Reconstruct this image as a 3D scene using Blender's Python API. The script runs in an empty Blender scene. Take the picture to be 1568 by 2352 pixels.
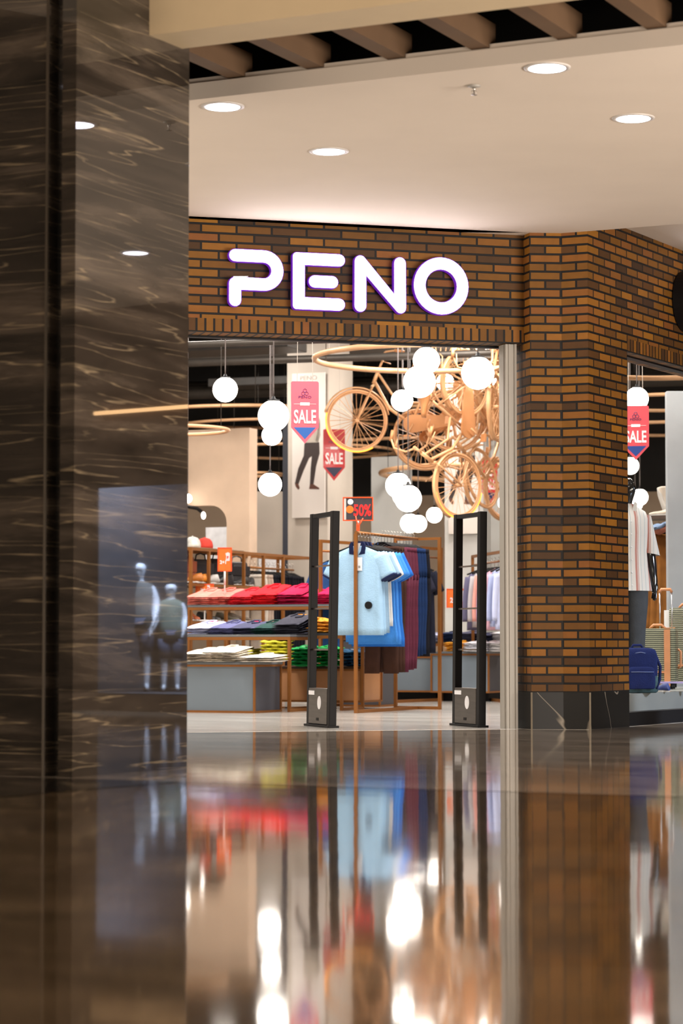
import bpy, bmesh, math, random
from math import sin, cos, pi, radians, atan, tan, sqrt
from mathutils import Vector, Matrix, Euler, noise
R = random.Random(7)
sc = bpy.context.scene
C = sc.collection
# ------------------------------------------------------------------ camera
FPX = 5553.0; HOR = 1480.0; CAMZ = 0.6
TH = atan((HOR-1176.0)/FPX)
cam_d = bpy.data.cameras.new('camera'); cam = bpy.data.objects.new('camera', cam_d); C.objects.link(cam)
cam.location = (0, 0, CAMZ); cam.rotation_euler = (pi/2+TH, 0, 0)
cam_d.sensor_fit = 'VERTICAL'; cam_d.sensor_height = 36.0; cam_d.sensor_width = 24.0; cam_d.lens = 85.0
cam_d.clip_end = 200
cam_d.dof.use_dof = True; cam_d.dof.focus_distance = 17.2; cam_d.dof.aperture_fstop = 2.8
sc.camera = cam
vs = sc.view_settings
sc.display_settings.display_device = 'sRGB'
vs.view_transform = 'Standard'; vs.look = 'None'; vs.gamma = 1.0; vs.exposure = 0.0; vs.use_curve_mapping = False
sc.cycles.use_denoising = True
sc.cycles.max_bounces = 7; sc.cycles.diffuse_bounces = 3; sc.cycles.glossy_bounces = 4
sc.cycles.transmission_bounces = 4; sc.cycles.transparent_max_bounces = 8
sc.cycles.sample_clamp_indirect = 6.0
sc.cycles.caustics_reflective = False; sc.cycles.caustics_refractive = False
# world: the dim warm ambience of the mall hall
w = bpy.data.worlds.new('mall_ambience'); sc.world = w; w.use_nodes = True
bg = w.node_tree.nodes['Background']; bg.inputs[0].default_value = (1.0, 0.84, 0.66, 1); bg.inputs[1].default_value = 0.34

def at(px, py, Y):
    """world point that the photo pixel (px,py) shows at distance Y"""
    a = (px-784.0)/FPX; b = (1176.0-py)/FPX
    F = cos(TH)-b*sin(TH); Z = sin(TH)+b*cos(TH)
    return Vector((a*Y/F, Y, CAMZ+Z*Y/F))
def X_at(px, Y, z=1.2):
    return at(px, HOR-(z-CAMZ)*FPX/Y, Y).x

def area(name, loc, size, power, col, rot=(0, 0, 0), shape='RECTANGLE', size_y=None, spread=pi):
    l = bpy.data.lights.new(name, 'AREA'); l.shape = shape; l.size = size; l.energy = power; l.color = col; l.spread = spread
    if size_y: l.size_y = size_y
    o = bpy.data.objects.new(name, l); C.objects.link(o); o.location = loc; o.rotation_euler = rot
    return o
# unseen area lights added to brighten the shop, above the lintel sight line
for i, (x, y, p) in enumerate([(2.2, 18.8, 110), (-1.6, 17.9, 120), (0.5, 18.6, 120), (-2.2, 20.6, 150), (0.6, 20.9, 150), (3.0, 20.6, 150), (-1.8, 23.6, 170), (1.2, 23.8, 170), (4.4, 24.5, 150), (-2.0, 27.3, 190), (1.6, 27.3, 190)]):
    area('shop_fill_light', (x, y, 4.45), 1.3, p*0.88, (1.0, 0.93, 0.86), shape='RECTANGLE', size_y=0.7)
# unseen area light added high over the hall as fill
area('hall_high_fill', (3.0, 2.0, 7.5), 6.0, 200, (1.0, 0.86, 0.68), rot=(radians(40), 0, radians(8)), shape='RECTANGLE', size_y=3.0)

# out-of-view area lights added beside the hall to brighten ceiling and bricks
area('hall_side_fill', (7.5, 7.0, 0.9), 8.0, 1400, (1.0, 0.88, 0.77), rot=(radians(132), 0, radians(78)), size_y=1.6)
area('hall_side_fill', (-5.5, 2.0, 0.9), 7.0, 500, (1.0, 0.84, 0.68), rot=(radians(130), 0, radians(-60)), size_y=1.6)

area('hall_left_fill', (-5.0, 13.3, 1.6), 2.0, 170, (1.0, 0.86, 0.72), rot=(radians(95), 0, radians(-80)), size_y=2.0)  # unseen area light added to brighten the brick jamb of the doorway

# ------------------------------------------------------------------ materials
def s2l(c):
    r = []
    for v in c:
        v = v/255.0
        r.append(v/12.92 if v <= 0.04045 else ((v+0.055)/1.055)**2.4)
    return tuple(r)
MATS = {}
def base_mat(name):
    m = bpy.data.materials.new(name); m.use_nodes = True
    return m, m.node_tree.nodes, m.node_tree.links, m.node_tree.nodes['Principled BSDF']
def mat(name, col, rough=0.55, metal=0.0, var=0.12, scale=9.0, bump=0.0, bscale=60.0, emit=None, es=0.0, coat=0.0, spec=0.5, alpha=None, stretch=(1, 1, 1)):
    if name in MATS: return MATS[name]
    m, N, L, b = base_mat(name)
    c = s2l(col)
    tc = N.new('ShaderNodeTexCoord'); mp = N.new('ShaderNodeMapping'); mp.inputs['Scale'].default_value = stretch
    nz = N.new('ShaderNodeTexNoise'); nz.inputs['Scale'].default_value = scale; nz.inputs['Detail'].default_value = 4
    L.new(tc.outputs['Object'], mp.inputs[0]); L.new(mp.outputs[0], nz.inputs['Vector'])
    rp = N.new('ShaderNodeValToRGB'); rp.color_ramp.elements[0].position = 0.3; rp.color_ramp.elements[1].position = 0.7
    rp.color_ramp.elements[0].color = tuple(v*(1-var) for v in c)+(1,); rp.color_ramp.elements[1].color = tuple(min(1, v*(1+var)) for v in c)+(1,)
    L.new(nz.outputs['Fac'], rp.inputs[0]); L.new(rp.outputs[0], b.inputs['Base Color'])
    b.inputs['Roughness'].default_value = rough; b.inputs['Metallic'].default_value = metal
    b.inputs['Specular IOR Level'].default_value = spec
    if coat: b.inputs['Coat Weight'].default_value = coat
    if bump:
        n2 = N.new('ShaderNodeTexNoise'); n2.inputs['Scale'].default_value = bscale; L.new(mp.outputs[0], n2.inputs['Vector'])
        bp = N.new('ShaderNodeBump'); bp.inputs['Strength'].default_value = bump; bp.inputs['Distance'].default_value = 0.01
        L.new(n2.outputs['Fac'], bp.inputs['Height']); L.new(bp.outputs[0], b.inputs['Normal'])
    if emit:
        b.inputs['Emission Color'].default_value = s2l(emit)+(1,); b.inputs['Emission Strength'].default_value = es
    if alpha is not None: b.inputs['Alpha'].default_value = alpha
    MATS[name] = m
    return m
def cloth(name, col, var=0.12): return mat(name, col, 0.85, 0, var, 14, 0.35, 90, spec=0.2)

def brick_mat(name, width, row=0.0623, mortar=0.0080, off=0.5):
    m, N, L, b = base_mat(name)
    uv = N.new('ShaderNodeUVMap')
    br = N.new('ShaderNodeTexBrick'); br.inputs['Scale'].default_value = 1.0
    br.inputs['Color1'].default_value = (0, 0, 0, 1); br.inputs['Color2'].default_value = (1, 1, 1, 1); br.inputs['Mortar'].default_value = (0, 0, 0, 1)
    br.inputs['Mortar Size'].default_value = mortar; br.inputs['Mortar Smooth'].default_value = 0.1
    br.inputs['Brick Width'].default_value = width; br.inputs['Row Height'].default_value = row
    br.offset = off
    L.new(uv.outputs[0], br.inputs['Vector'])
    rp = N.new('ShaderNodeValToRGB'); el = rp.color_ramp.elements
    el[0].position = 0.0; el[0].color = s2l((66, 44, 20))+(1,)
    el[1].position = 1.0; el[1].color = s2l((160, 108, 28))+(1,)
    for p, c in ((0.2, (92, 60, 24)), (0.4, (120, 79, 22)), (0.7, (143, 95, 26)), (0.85, (134, 82, 36))):
        e = el.new(p); e.color = s2l(c)+(1,)
    L.new(br.outputs['Color'], rp.inputs[0])
    nz = N.new('ShaderNodeTexNoise'); nz.inputs['Scale'].default_value = 14; nz.inputs['Detail'].default_value = 6
    L.new(uv.outputs[0], nz.inputs['Vector'])
    nr = N.new('ShaderNodeMapRange'); nr.inputs['To Min'].default_value = 0.78; nr.inputs['To Max'].default_value = 1.15
    L.new(nz.outputs['Fac'], nr.inputs['Value'])
    mu = N.new('ShaderNodeMix'); mu.data_type = 'RGBA'; mu.blend_type = 'MULTIPLY'; mu.inputs[0].default_value = 1.0
    L.new(rp.outputs[0], mu.inputs[6]); L.new(nr.outputs[0], mu.inputs[7])
    mx = N.new('ShaderNodeMix'); mx.data_type = 'RGBA'
    L.new(br.outputs['Fac'], mx.inputs[0]); L.new(mu.outputs[2], mx.inputs[6]); mx.inputs[7].default_value = s2l((15, 13, 12))+(1,)
    L.new(mx.outputs[2], b.inputs['Base Color']); b.inputs['Roughness'].default_value = 0.62
    b.inputs['Specular IOR Level'].default_value = 0.35
    iv = N.new('ShaderNodeMath'); iv.operation = 'SUBTRACT'; iv.inputs[0].default_value = 1.0; L.new(br.outputs['Fac'], iv.inputs[1])
    ad = N.new('ShaderNodeMath'); ad.operation = 'MULTIPLY_ADD'; ad.inputs[1].default_value = 0.08
    L.new(nz.outputs['Fac'], ad.inputs[0]); L.new(iv.outputs[0], ad.inputs[2])
    bp = N.new('ShaderNodeBump'); bp.inputs['Strength'].default_value = 0.8; bp.inputs['Distance'].default_value = 0.008
    L.new(ad.outputs[0], bp.inputs['Height']); L.new(bp.outputs[0], b.inputs['Normal'])
    return m
B1M = brick_mat('brick_facade', 0.252); B2M = brick_mat('brick_pillar', 0.222); B3M = brick_mat('brick_side', 0.209)
BSM = brick_mat('brick_soldier', 0.30, 0.0625, off=0.0)

def marble_mat():
    m, N, L, b = base_mat('dark_vein_marble')
    uv = N.new('ShaderNodeUVMap')
    mp = N.new('ShaderNodeMapping'); mp.inputs['Scale'].default_value = (0.45, 3.6, 1); mp.inputs['Rotation'].default_value = (0, 0, 0.10); L.new(uv.outputs[0], mp.inputs[0])
    n1 = N.new('ShaderNodeTexNoise'); n1.inputs['Scale'].default_value = 1.6; n1.inputs['Detail'].default_value = 9; n1.inputs['Roughness'].default_value = 0.62; n1.inputs['Distortion'].default_value = 0.5
    L.new(mp.outputs[0], n1.inputs['Vector'])
    r1 = N.new('ShaderNodeValToRGB'); e = r1.color_ramp.elements
    e[0].position = 0.3; e[0].color = s2l((24, 22, 19))+(1,); e[1].position = 0.72; e[1].color = s2l((94, 83, 72))+(1,)
    x = e.new(0.5); x.color = s2l((50, 44, 38))+(1,)
    L.new(n1.outputs['Fac'], r1.inputs[0])
    # thin pale veins
    mp2 = N.new('ShaderNodeMapping'); mp2.inputs['Scale'].default_value = (0.13, 2.7, 1); mp2.inputs['Rotation'].default_value = (0, 0, 0.10); L.new(uv.outputs[0], mp2.inputs[0])
    n2 = N.new('ShaderNodeTexNoise'); n2.inputs['Scale'].default_value = 1.9; n2.inputs['Detail'].default_value = 5; n2.inputs['Roughness'].default_value = 0.42
    L.new(mp2.outputs[0], n2.inputs['Vector'])
    m2 = N.new('ShaderNodeMath'); m2.operation = 'MULTIPLY'; m2.inputs[1].default_value = 12.0; L.new(n2.outputs['Fac'], m2.inputs[0])
    pp = N.new('ShaderNodeMath'); pp.operation = 'PINGPONG'; pp.inputs[1].default_value = 0.5; L.new(m2.outputs[0], pp.inputs[0])
    r2 = N.new('ShaderNodeValToRGB'); r2.color_ramp.elements[0].position = 0.0; r2.color_ramp.elements[0].color = (1, 1, 1, 1); r2.color_ramp.elements[1].position = 0.055; r2.color_ramp.elements[1].color = (0, 0, 0, 1)
    L.new(pp.outputs[0], r2.inputs[0])
    n3 = N.new('ShaderNodeTexNoise'); n3.inputs['Scale'].default_value = 7; n3.inputs['Detail'].default_value = 5; L.new(mp.outputs[0], n3.inputs['Vector'])
    r3 = N.new('ShaderNodeValToRGB'); r3.color_ramp.elements[0].position = 0.38; r3.color_ramp.elements[1].position = 0.75
    L.new(n3.outputs['Fac'], r3.inputs[0])
    vm = N.new('ShaderNodeMath'); vm.operation = 'MULTIPLY'; L.new(r2.outputs[0], vm.inputs[0]); L.new(r3.outputs[0], vm.inputs[1])
    mx = N.new('ShaderNodeMix'); mx.data_type = 'RGBA'; L.new(vm.outputs[0], mx.inputs[0]); L.new(r1.outputs[0], mx.inputs[6]); mx.inputs[7].default_value = s2l((158, 140, 112))+(1,)
    L.new(mx.outputs[2], b.inputs['Base Color']); b.inputs['Roughness'].default_value = 0.02
    b.inputs['Specular IOR Level'].default_value = 0.75
    return m
MARB = marble_mat()

def floor_mat(name, ca, cb, tile=2.4, rough=0.05, bumps=0.35, ox=0.0, oy=0.0, joints=True):
    m, N, L, b = base_mat(name)
    tc = N.new('ShaderNodeTexCoord'); mp = N.new('ShaderNodeMapping'); mp.inputs['Rotation'].default_value = (0, 0, radians(26)); mp.inputs['Location'].default_value = (ox, oy, 0)
    L.new(tc.outputs['Object'], mp.inputs[0])
    ms = N.new('ShaderNodeMapping'); ms.inputs['Scale'].default_value = (0.7, 2.2, 1); L.new(mp.outputs[0], ms.inputs[0])
    n1 = N.new('ShaderNodeTexNoise'); n1.inputs['Scale'].default_value = 1.1; n1.inputs['Detail'].default_value = 10; n1.inputs['Roughness'].default_value = 0.65; n1.inputs['Distortion'].default_value = 0.8
    L.new(ms.outputs[0], n1.inputs['Vector'])
    r1 = N.new('ShaderNodeValToRGB'); e = r1.color_ramp.elements; e[0].position = 0.32; e[0].color = s2l(ca)+(1,); e[1].position = 0.68; e[1].color = s2l(cb)+(1,)
    L.new(n1.outputs['Fac'], r1.inputs[0])
    out = r1.outputs[0]
    if joints:
        br = N.new('ShaderNodeTexBrick'); br.offset = 0.0; br.inputs['Scale'].default_value = 1; br.inputs['Brick Width'].default_value = tile; br.inputs['Row Height'].default_value = tile
        br.inputs['Mortar Size'].default_value = 0.004; br.inputs['Color1'].default_value = (0.92, 0.92, 0.92, 1); br.inputs['Color2'].default_value = (1, 1, 1, 1); br.inputs['Mortar'].default_value = (0.25, 0.25, 0.25, 1)
        L.new(mp.outputs[0], br.inputs['Vector'])
        mu = N.new('ShaderNodeMix'); mu.data_type = 'RGBA'; mu.blend_type = 'MULTIPLY'; mu.inputs[0].default_value = 1
        L.new(out, mu.inputs[6]); L.new(br.outputs['Color'], mu.inputs[7]); out = mu.outputs[2]
    L.new(out, b.inputs['Base Color']); b.inputs['Roughness'].default_value = rough
    b.inputs['Specular IOR Level'].default_value = 0.6
    n2 = N.new('ShaderNodeTexNoise'); n2.inputs['Scale'].default_value = 2.6; n2.inputs['Detail'].default_value = 3; n2.inputs['Roughness'].default_value = 0.5
    L.new(mp.outputs[0], n2.inputs['Vector'])
    bp = N.new('ShaderNodeBump'); bp.inputs['Strength'].default_value = bumps; bp.inputs['Distance'].default_value = 0.004
    L.new(n2.outputs['Fac'], bp.inputs['Height']); L.new(bp.outputs[0], b.inputs['Normal'])
    return m

def glass_mat():
    m = bpy.data.materials.new('window_glass'); m.use_nodes = True; N = m.node_tree.nodes; L = m.node_tree.links
    N.remove(N['Principled BSDF'])
    out = N['Material Output']; tr = N.new('ShaderNodeBsdfTransparent'); gl = N.new('ShaderNodeBsdfGlossy'); gl.inputs['Roughness'].default_value = 0.0
    tr.inputs[0].default_value = (0.96, 0.98, 0.97, 1)
    ge = N.new('ShaderNodeNewGeometry'); io = N.new('ShaderNodeMapRange'); io.inputs['To Min'].default_value = 1.45; io.inputs['To Max'].default_value = 1/1.45
    L.new(ge.outputs['Backfacing'], io.inputs['Value'])
    fr = N.new('ShaderNodeFresnel'); L.new(io.outputs[0], fr.inputs[0]); mx = N.new('ShaderNodeMixShader')
    L.new(fr.outputs[0], mx.inputs[0]); L.new(tr.outputs[0], mx.inputs[1]); L.new(gl.outputs[0], mx.inputs[2]); L.new(mx.outputs[0], out.inputs[0])
    return m
GLASS = glass_mat()

# ------------------------------------------------------------------ mesh kit
class MB:
    def __init__(s): s.bm = bmesh.new(); s.uv = s.bm.loops.layers.uv.new('UVMap')
    def face(s, pts, uvs=None, smooth=False):
        vs_ = [s.bm.verts.new(p) for p in pts]
        f = s.bm.faces.new(vs_); f.smooth = smooth
        if uvs:
            for l, t in zip(f.loops, uvs): l[s.uv].uv = t
        return f
    def wall(s, a, b, z0, z1, u0=0.0, zoff=0.0, swap=False):
        """vertical quad from plan point a to b, uv in metres"""
        d = sqrt((b[0]-a[0])**2+(b[1]-a[1])**2)
        uv = [(u0, z0-zoff), (u0+d, z0-zoff), (u0+d, z1-zoff), (u0, z1-zoff)]
        if swap: uv = [(q, p) for p, q in uv]
        s.face([(a[0], a[1], z0), (b[0], b[1], z0), (b[0], b[1], z1), (a[0], a[1], z1)], uv)
    def plate(s, poly, z, flip=False):
        p = [(x, y, z) for x, y in poly]
        if flip: p.reverse()
        s.face(p, [(q[0], q[1]) for q in p])
    def prism(s, poly, z0, z1, zoff=0.0):
        """poly counter-clockwise plan polygon"""
        n = len(poly); u = 0
        for i in range(n):
            a, b = poly[i], poly[(i+1) % n]; s.wall(a, b, z0, z1, u, zoff); u += sqrt((b[0]-a[0])**2+(b[1]-a[1])**2)
        s.plate(poly, z1); s.plate(poly, z0, True)
    def box(s, c, d, rz=0.0, bev=0.0, M=None):
        cx, cy, cz = c; x, y, z = d[0]/2, d[1]/2, d[2]/2
        r = Matrix.Rotation(rz, 4, 'Z')
        tmp = bmesh.new(); bmesh.ops.create_cube(tmp, size=1.0)
        for v in tmp.verts: v.co = Vector((v.co.x*2*x, v.co.y*2*y, v.co.z*2*z))
        if bev > 0: bmesh.ops.bevel(tmp, geom=tmp.edges[:], offset=bev, segments=2, affect='EDGES', profile=0.6)
        mt = Matrix.Translation(c) @ r
        if M: mt = M @ mt
        s._merge(tmp, mt, False)
    def _merge(s, tmp, mt, smooth):
        mp = {}
        for v in tmp.verts: mp[v.index] = s.bm.verts.new(mt @ v.co)
        for f in tmp.faces:
            try:
                nf = s.bm.faces.new([mp[v.index] for v in f.verts]); nf.smooth = smooth
            except ValueError: pass
        tmp.free()
    def sphere(s, c, r, seg=28, sc_=(1, 1, 1)):
        tmp = bmesh.new(); bmesh.ops.create_uvsphere(tmp, u_segments=seg, v_segments=seg*2//3, radius=r)
        tmp.verts.index_update()
        s._merge(tmp, Matrix.Translation(c) @ Matrix.Diagonal((*sc_, 1)), True)
    def tube(s, pts, r, seg=8, closed=False, cap=True):
        pts = [Vector(p) for p in pts]; n = len(pts)
        if n < 2: return
        rr = r if isinstance(r, (list, tuple)) else [r]*n
        rings = []; up = None
        for i, p in enumerate(pts):
            if closed: t = (pts[(i+1) % n]-pts[i-1])
            else: t = pts[min(i+1, n-1)]-pts[max(i-1, 0)]
            t.normalize()
            if up is None:
                up = Vector((0, 0, 1)) if abs(t.z) < 0.9 else Vector((1, 0, 0))
            a = t.cross(up)
            if a.length < 1e-5: a = t.orthogonal()
            a.normalize(); b2 = a.cross(t); b2.normalize(); up = b2
            rings.append([s.bm.verts.new(p+(a*cos(2*pi*k/seg)+b2*sin(2*pi*k/seg))*rr[i]) for k in range(seg)])
        m = n if closed else n-1
        for i in range(m):
            A, B = rings[i], rings[(i+1) % n]
            for k in range(seg):
                f = s.bm.faces.new((A[k], A[(k+1) % seg], B[(k+1) % seg], B[k])); f.smooth = seg > 4
        if cap and not closed:
            s.bm.faces.new(list(reversed(rings[0]))); s.bm.faces.new(rings[-1])
    def loft(s, rings, closed_ring=True, cap=True, smooth=True):
        V = [[s.bm.verts.new(p) for p in r] for r in rings]
        n = len(V[0])
        for i in range(len(V)-1):
            for k in range(n if closed_ring else n-1):
                f = s.bm.faces.new((V[i][k], V[i][(k+1) % n], V[i+1][(k+1) % n], V[i+1][k])); f.smooth = smooth
        if cap and closed_ring:
            s.bm.faces.new(list(reversed(V[0]))); s.bm.faces.new(V[-1])
    def lathe(s, prof, c=(0, 0, 0), seg=24):
        s.loft([[(c[0]+r*cos(2*pi*k/seg), c[1]+r*sin(2*pi*k/seg), c[2]+z) for k in range(seg)] for r, z in prof])
    def extrude(s, poly, M, d, smooth=False):
        """poly in local xy, extruded along local +z by d, placed by matrix M"""
        n = len(poly)
        A = [s.bm.verts.new(M @ Vector((x, y, 0))) for x, y in poly]; B = [s.bm.verts.new(M @ Vector((x, y, d))) for x, y in poly]
        for i in range(n):
            f = s.bm.faces.new((A[i], A[(i+1) % n], B[(i+1) % n], B[i])); f.smooth = smooth
        s.bm.faces.new(B); s.bm.faces.new(list(reversed(A)))
    def frame(s, x0, x1, z0, z1, t, y=0.0, d=None, sides='LRTB'):
        d = d or t
        if 'L' in sides: s.box((x0+t/2, y, (z0+z1)/2), (t, d, z1-z0))
        if 'R' in sides: s.box((x1-t/2, y, (z0+z1)/2), (t, d, z1-z0))
        if 'T' in sides: s.box(((x0+x1)/2, y, z1-t/2), (x1-x0-2*t, d, t))
        if 'B' in sides: s.box(((x0+x1)/2, y, z0+t/2), (x1-x0-2*t, d, t))
    def build(s, name, m, parent=None, loc=None, rz=0.0, fix=True):
        me = bpy.data.meshes.new(name)
        if fix: bmesh.ops.recalc_face_normals(s.bm, faces=s.bm.faces[:])
        s.bm.to_mesh(me); s.bm.free()
        if m: me.materials.append(m)
        o = bpy.data.objects.new(name, me); C.objects.link(o)
        if parent: o.parent = parent
        if loc: o.location = loc
        if rz: o.rotation_euler = (0, 0, rz)
        return o
def tag(o, label, cat=None, group=None, kind=None):
    if label: o['label'] = label
    if cat: o['category'] = cat
    if group: o['group'] = group
    if kind: o['kind'] = kind
    return o
def thing(name, label, cat, loc=(0, 0, 0), rz=0.0, group=None, rot=None):
    o = bpy.data.objects.new(name, None); o.empty_display_size = 0.1; C.objects.link(o)
    o.location = loc; o.rotation_euler = rot if rot else (0, 0, rz)
    return tag(o, label, cat, group)
def struct(name, mb, m, label=None):
    o = mb.build(name, m); o['kind'] = 'structure'
    if label: o['label'] = label
    return o
def copy_tree(o, parent=None):
    c = o.copy(); C.objects.link(c)
    if parent: c.parent = parent
    for ch in [x for x in C.objects if x.parent == o]: copy_tree(ch, c)
    return c
def text_mesh(name, body, size, m, parent, loc, rot=(pi/2, 0, 0), sx=1.0, ext=0.001, bold=0.0, align='CENTER', space=1.0):
    cu = bpy.data.curves.new('t', 'FONT'); cu.body = body; cu.size = size; cu.extrude = ext; cu.offset = bold
    cu.align_x = align; cu.align_y = 'CENTER'; cu.space_character = space; cu.resolution_u = 3
    t = bpy.data.objects.new('t', cu); C.objects.link(t)
    me = bpy.data.meshes.new_from_object(t.evaluated_get(bpy.context.evaluated_depsgraph_get()))
    C.objects.unlink(t); bpy.data.objects.remove(t); bpy.data.curves.remove(cu)
    for v in me.vertices: v.co.x *= sx
    me.name = name; me.materials.clear(); me.materials.append(m)
    o = bpy.data.objects.new(name, me); C.objects.link(o); o.parent = parent; o.location = loc; o.rotation_euler = rot
    return o
def disc_poly(r, n=24, cx=0, cy=0): return [(cx+r*cos(2*pi*i/n), cy+r*sin(2*pi*i/n)) for i in range(n)]
def capsule(ax, ay, bx, by, r, n=10):
    a = math.atan2(by-ay, bx-ax); P = []
    for i in range(n+1): t = a-pi/2+pi*i/n; P.append((bx+r*cos(t), by+r*sin(t)))
    for i in range(n+1): t = a+pi/2+pi*i/n; P.append((ax+r*cos(t), ay+r*sin(t)))
    return P
XZ = Matrix.Rotation(pi/2, 4, 'X')     # local xy -> world xz, extrusion towards -y (the viewer)
A1 = radians(16.4); A2 = radians(61.0); AM = radians(-26.0); AI = radians(-24.0)
d1 = Vector((cos(A1), sin(A1))); d2 = Vector((cos(A2), sin(A2))); dm = Vector((cos(AM), sin(AM))); dk = Vector((-sin(AM), cos(AM)))
n1_ = Vector((-sin(A1), cos(A1))); n2_ = Vector((-sin(A2), cos(A2)))   # inward normals of the two shop fronts
CEIL = 3.53
# ================================================================== SETTING
F1 = Vector((1.305, 17.22)); P1 = Vector((1.340, 17.10)); P2 = Vector((1.566, 17.12)); P3 = Vector((1.746, 17.04))
J = Vector((1.250, 17.41))
def f1(u, w=0.0): p = F1+d1*u+n1_*w; return (p.x, p.y)          # u along the front (negative = left), w inward
def f2(u, w=0.0): p = P3+d2*u+n2_*w; return (p.x, p.y)
def f1px(px):                                                    # u on the front where photo column px falls
    k = (px-784.0)/FPX; return (k*F1.y-F1.x)/(d1.x-k*d1.y)
def f1z(u, py): return CAMZ+(HOR-py)/FPX*(F1.y+d1.y*u)*(1.0)
# floors
hall_floor = MB(); hall_floor.plate([(-14, -6), (16, -6), (16, 26), f2(9), (P3.x, P3.y), (P1.x, P1.y), (F1.x, F1.y), f1(-8), (-14, 13)], 0.0)
JQ = Vector((-0.156, 10.31))
struct('floor', hall_floor, floor_mat('hall_stone', (46, 36, 24), (92, 76, 56), tile=3.0, rough=0.055, bumps=0.16, ox=0.0, oy=-0.05))
hb = MB(); jl = [JQ+dm*(-10), JQ+dm*12]
hb.plate([(jl[0].x, jl[0].y), (jl[1].x, jl[1].y), (11.9, 26), f2(9), (P3.x, P3.y), (P1.x, P1.y), (F1.x, F1.y), f1(-6.5)], 0.0008)
struct('floor_border', hb, floor_mat('border_stone', (104, 94, 82), (160, 148, 134), tile=3.0, rough=0.06, bumps=0.14))
sf = MB(); sf.prism([f1(-8), (F1.x, F1.y), (P1.x, P1.y), (P3.x, P3.y), f2(9), (12, 26), (12, 38), (-9, 38)], -0.05, 0.002)
struct('floor_shop', sf, floor_mat('shop_concrete', (150, 146, 140), (186, 182, 175), rough=0.16, bumps=0.06, joints=False))
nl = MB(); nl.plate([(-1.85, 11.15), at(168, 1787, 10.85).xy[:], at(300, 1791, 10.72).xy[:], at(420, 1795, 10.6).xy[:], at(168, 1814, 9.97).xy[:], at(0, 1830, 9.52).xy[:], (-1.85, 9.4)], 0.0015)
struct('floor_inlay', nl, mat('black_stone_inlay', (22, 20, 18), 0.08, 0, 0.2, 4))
# ---- brick front
ZB = 0.2615; LB = 2.75; SOL = 0.095
U_L = -4.9
m = MB()
m.wall(f1(U_L-1.2), (F1.x, F1.y), LB+SOL, 4.6, 0.05, ZB)
struct('wall_front', m, B1M)
m = MB(); m.wall(f1(U_L), (F1.x, F1.y), LB, LB+SOL, 0.0, LB, swap=True)
a, b_ = f1(U_L), (F1.x, F1.y); c_, e_ = f1(0, 0.26), f1(U_L, 0.26)
L_ = abs(U_L)
m.face([(a[0], a[1], LB), (e_[0], e_[1], LB), (c_[0], c_[1], LB), (b_[0], b_[1], LB)], [(0, 0), (0.26*0.35, 0), (0.26*0.35, L_), (0, L_)])
struct('trim_soldier_front', m, BSM, 'course of upright bricks along the foot of the brick lintel')
m = MB(); m.wall(f1(U_L-1.2), f1(U_L), 0, LB+SOL, 0, ZB); m.wall(f1(U_L), f1(U_L, 0.26), 0, LB, 0, ZB); m.wall(f1(0, 0.262), f1(U_L-1.2, 0.262), LB, 4.6, 0, ZB)
struct('wall_front_pier', m, B1M)
# pillar: three faces towards the hall plus the jamb turned to the doorway
m = MB()
m.wall(J, P1, ZB, LB, 0.11, ZB); m.wall(P1, P2, ZB, 4.6, 0.0, ZB); m.wall(P2, P3, ZB, 4.6, 0.0, ZB); m.wall(F1, P1, LB, 4.6, 0.1, ZB)
m.wall((J.x+0.05, J.y+0.02), J, ZB, LB, 0, ZB)
pl = struct('pillar_brick', m, B2M, 'brick corner pillar between the shop entrance and the display window')
def blackstone():
    m, N, L, b = base_mat('black_veined_stone')
    tc = N.new('ShaderNodeTexCoord'); n = N.new('ShaderNodeTexNoise'); n.inputs['Scale'].default_value = 0.9; n.inputs['Detail'].default_value = 3; n.inputs['Distortion'].default_value = 0.6
    L.new(tc.outputs['Object'], n.inputs['Vector'])
    k = N.new('ShaderNodeMath'); k.operation = 'MULTIPLY'; k.inputs[1].default_value = 5.0; L.new(n.outputs['Fac'], k.inputs[0])
    pp = N.new('ShaderNodeMath'); pp.operation = 'PINGPONG'; pp.inputs[1].default_value = 0.5; L.new(k.outputs[0], pp.inputs[0])
    r = N.new('ShaderNodeValToRGB'); r.color_ramp.elements[0].color = s2l((150, 142, 128))+(1,); r.color_ramp.elements[1].position = 0.02; r.color_ramp.elements[1].color = s2l((26, 25, 23))+(1,)
    L.new(pp.outputs[0], r.inputs[0]); L.new(r.outputs[0], b.inputs['Base Color']); b.inputs['Roughness'].default_value = 0.4; b.inputs['Specular IOR Level'].default_value = 0.3
    return m
BST = blackstone()
m = MB(); e = 0.012
m.wall(J, P1, 0, ZB); m.wall(P1, P2, 0, ZB); m.wall(P2, P3, 0, ZB); m.wall(P3, f2(0.724), 0, ZB); m.wall(f2(0.724), f2(0.724, 0.3), 0, ZB)
for v in m.bm.verts: pass
struct('baseboard_pillar', m, BST, 'black veined stone plinth at the foot of the brick pillar')
m = MB()
for p in (P1, P3): m.box((p.x, p.y-0.003, ZB/2), (0.012, 0.012, ZB))
struct('trim_plinth', m, mat('stone_edge', (120, 110, 92), 0.5))
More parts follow.
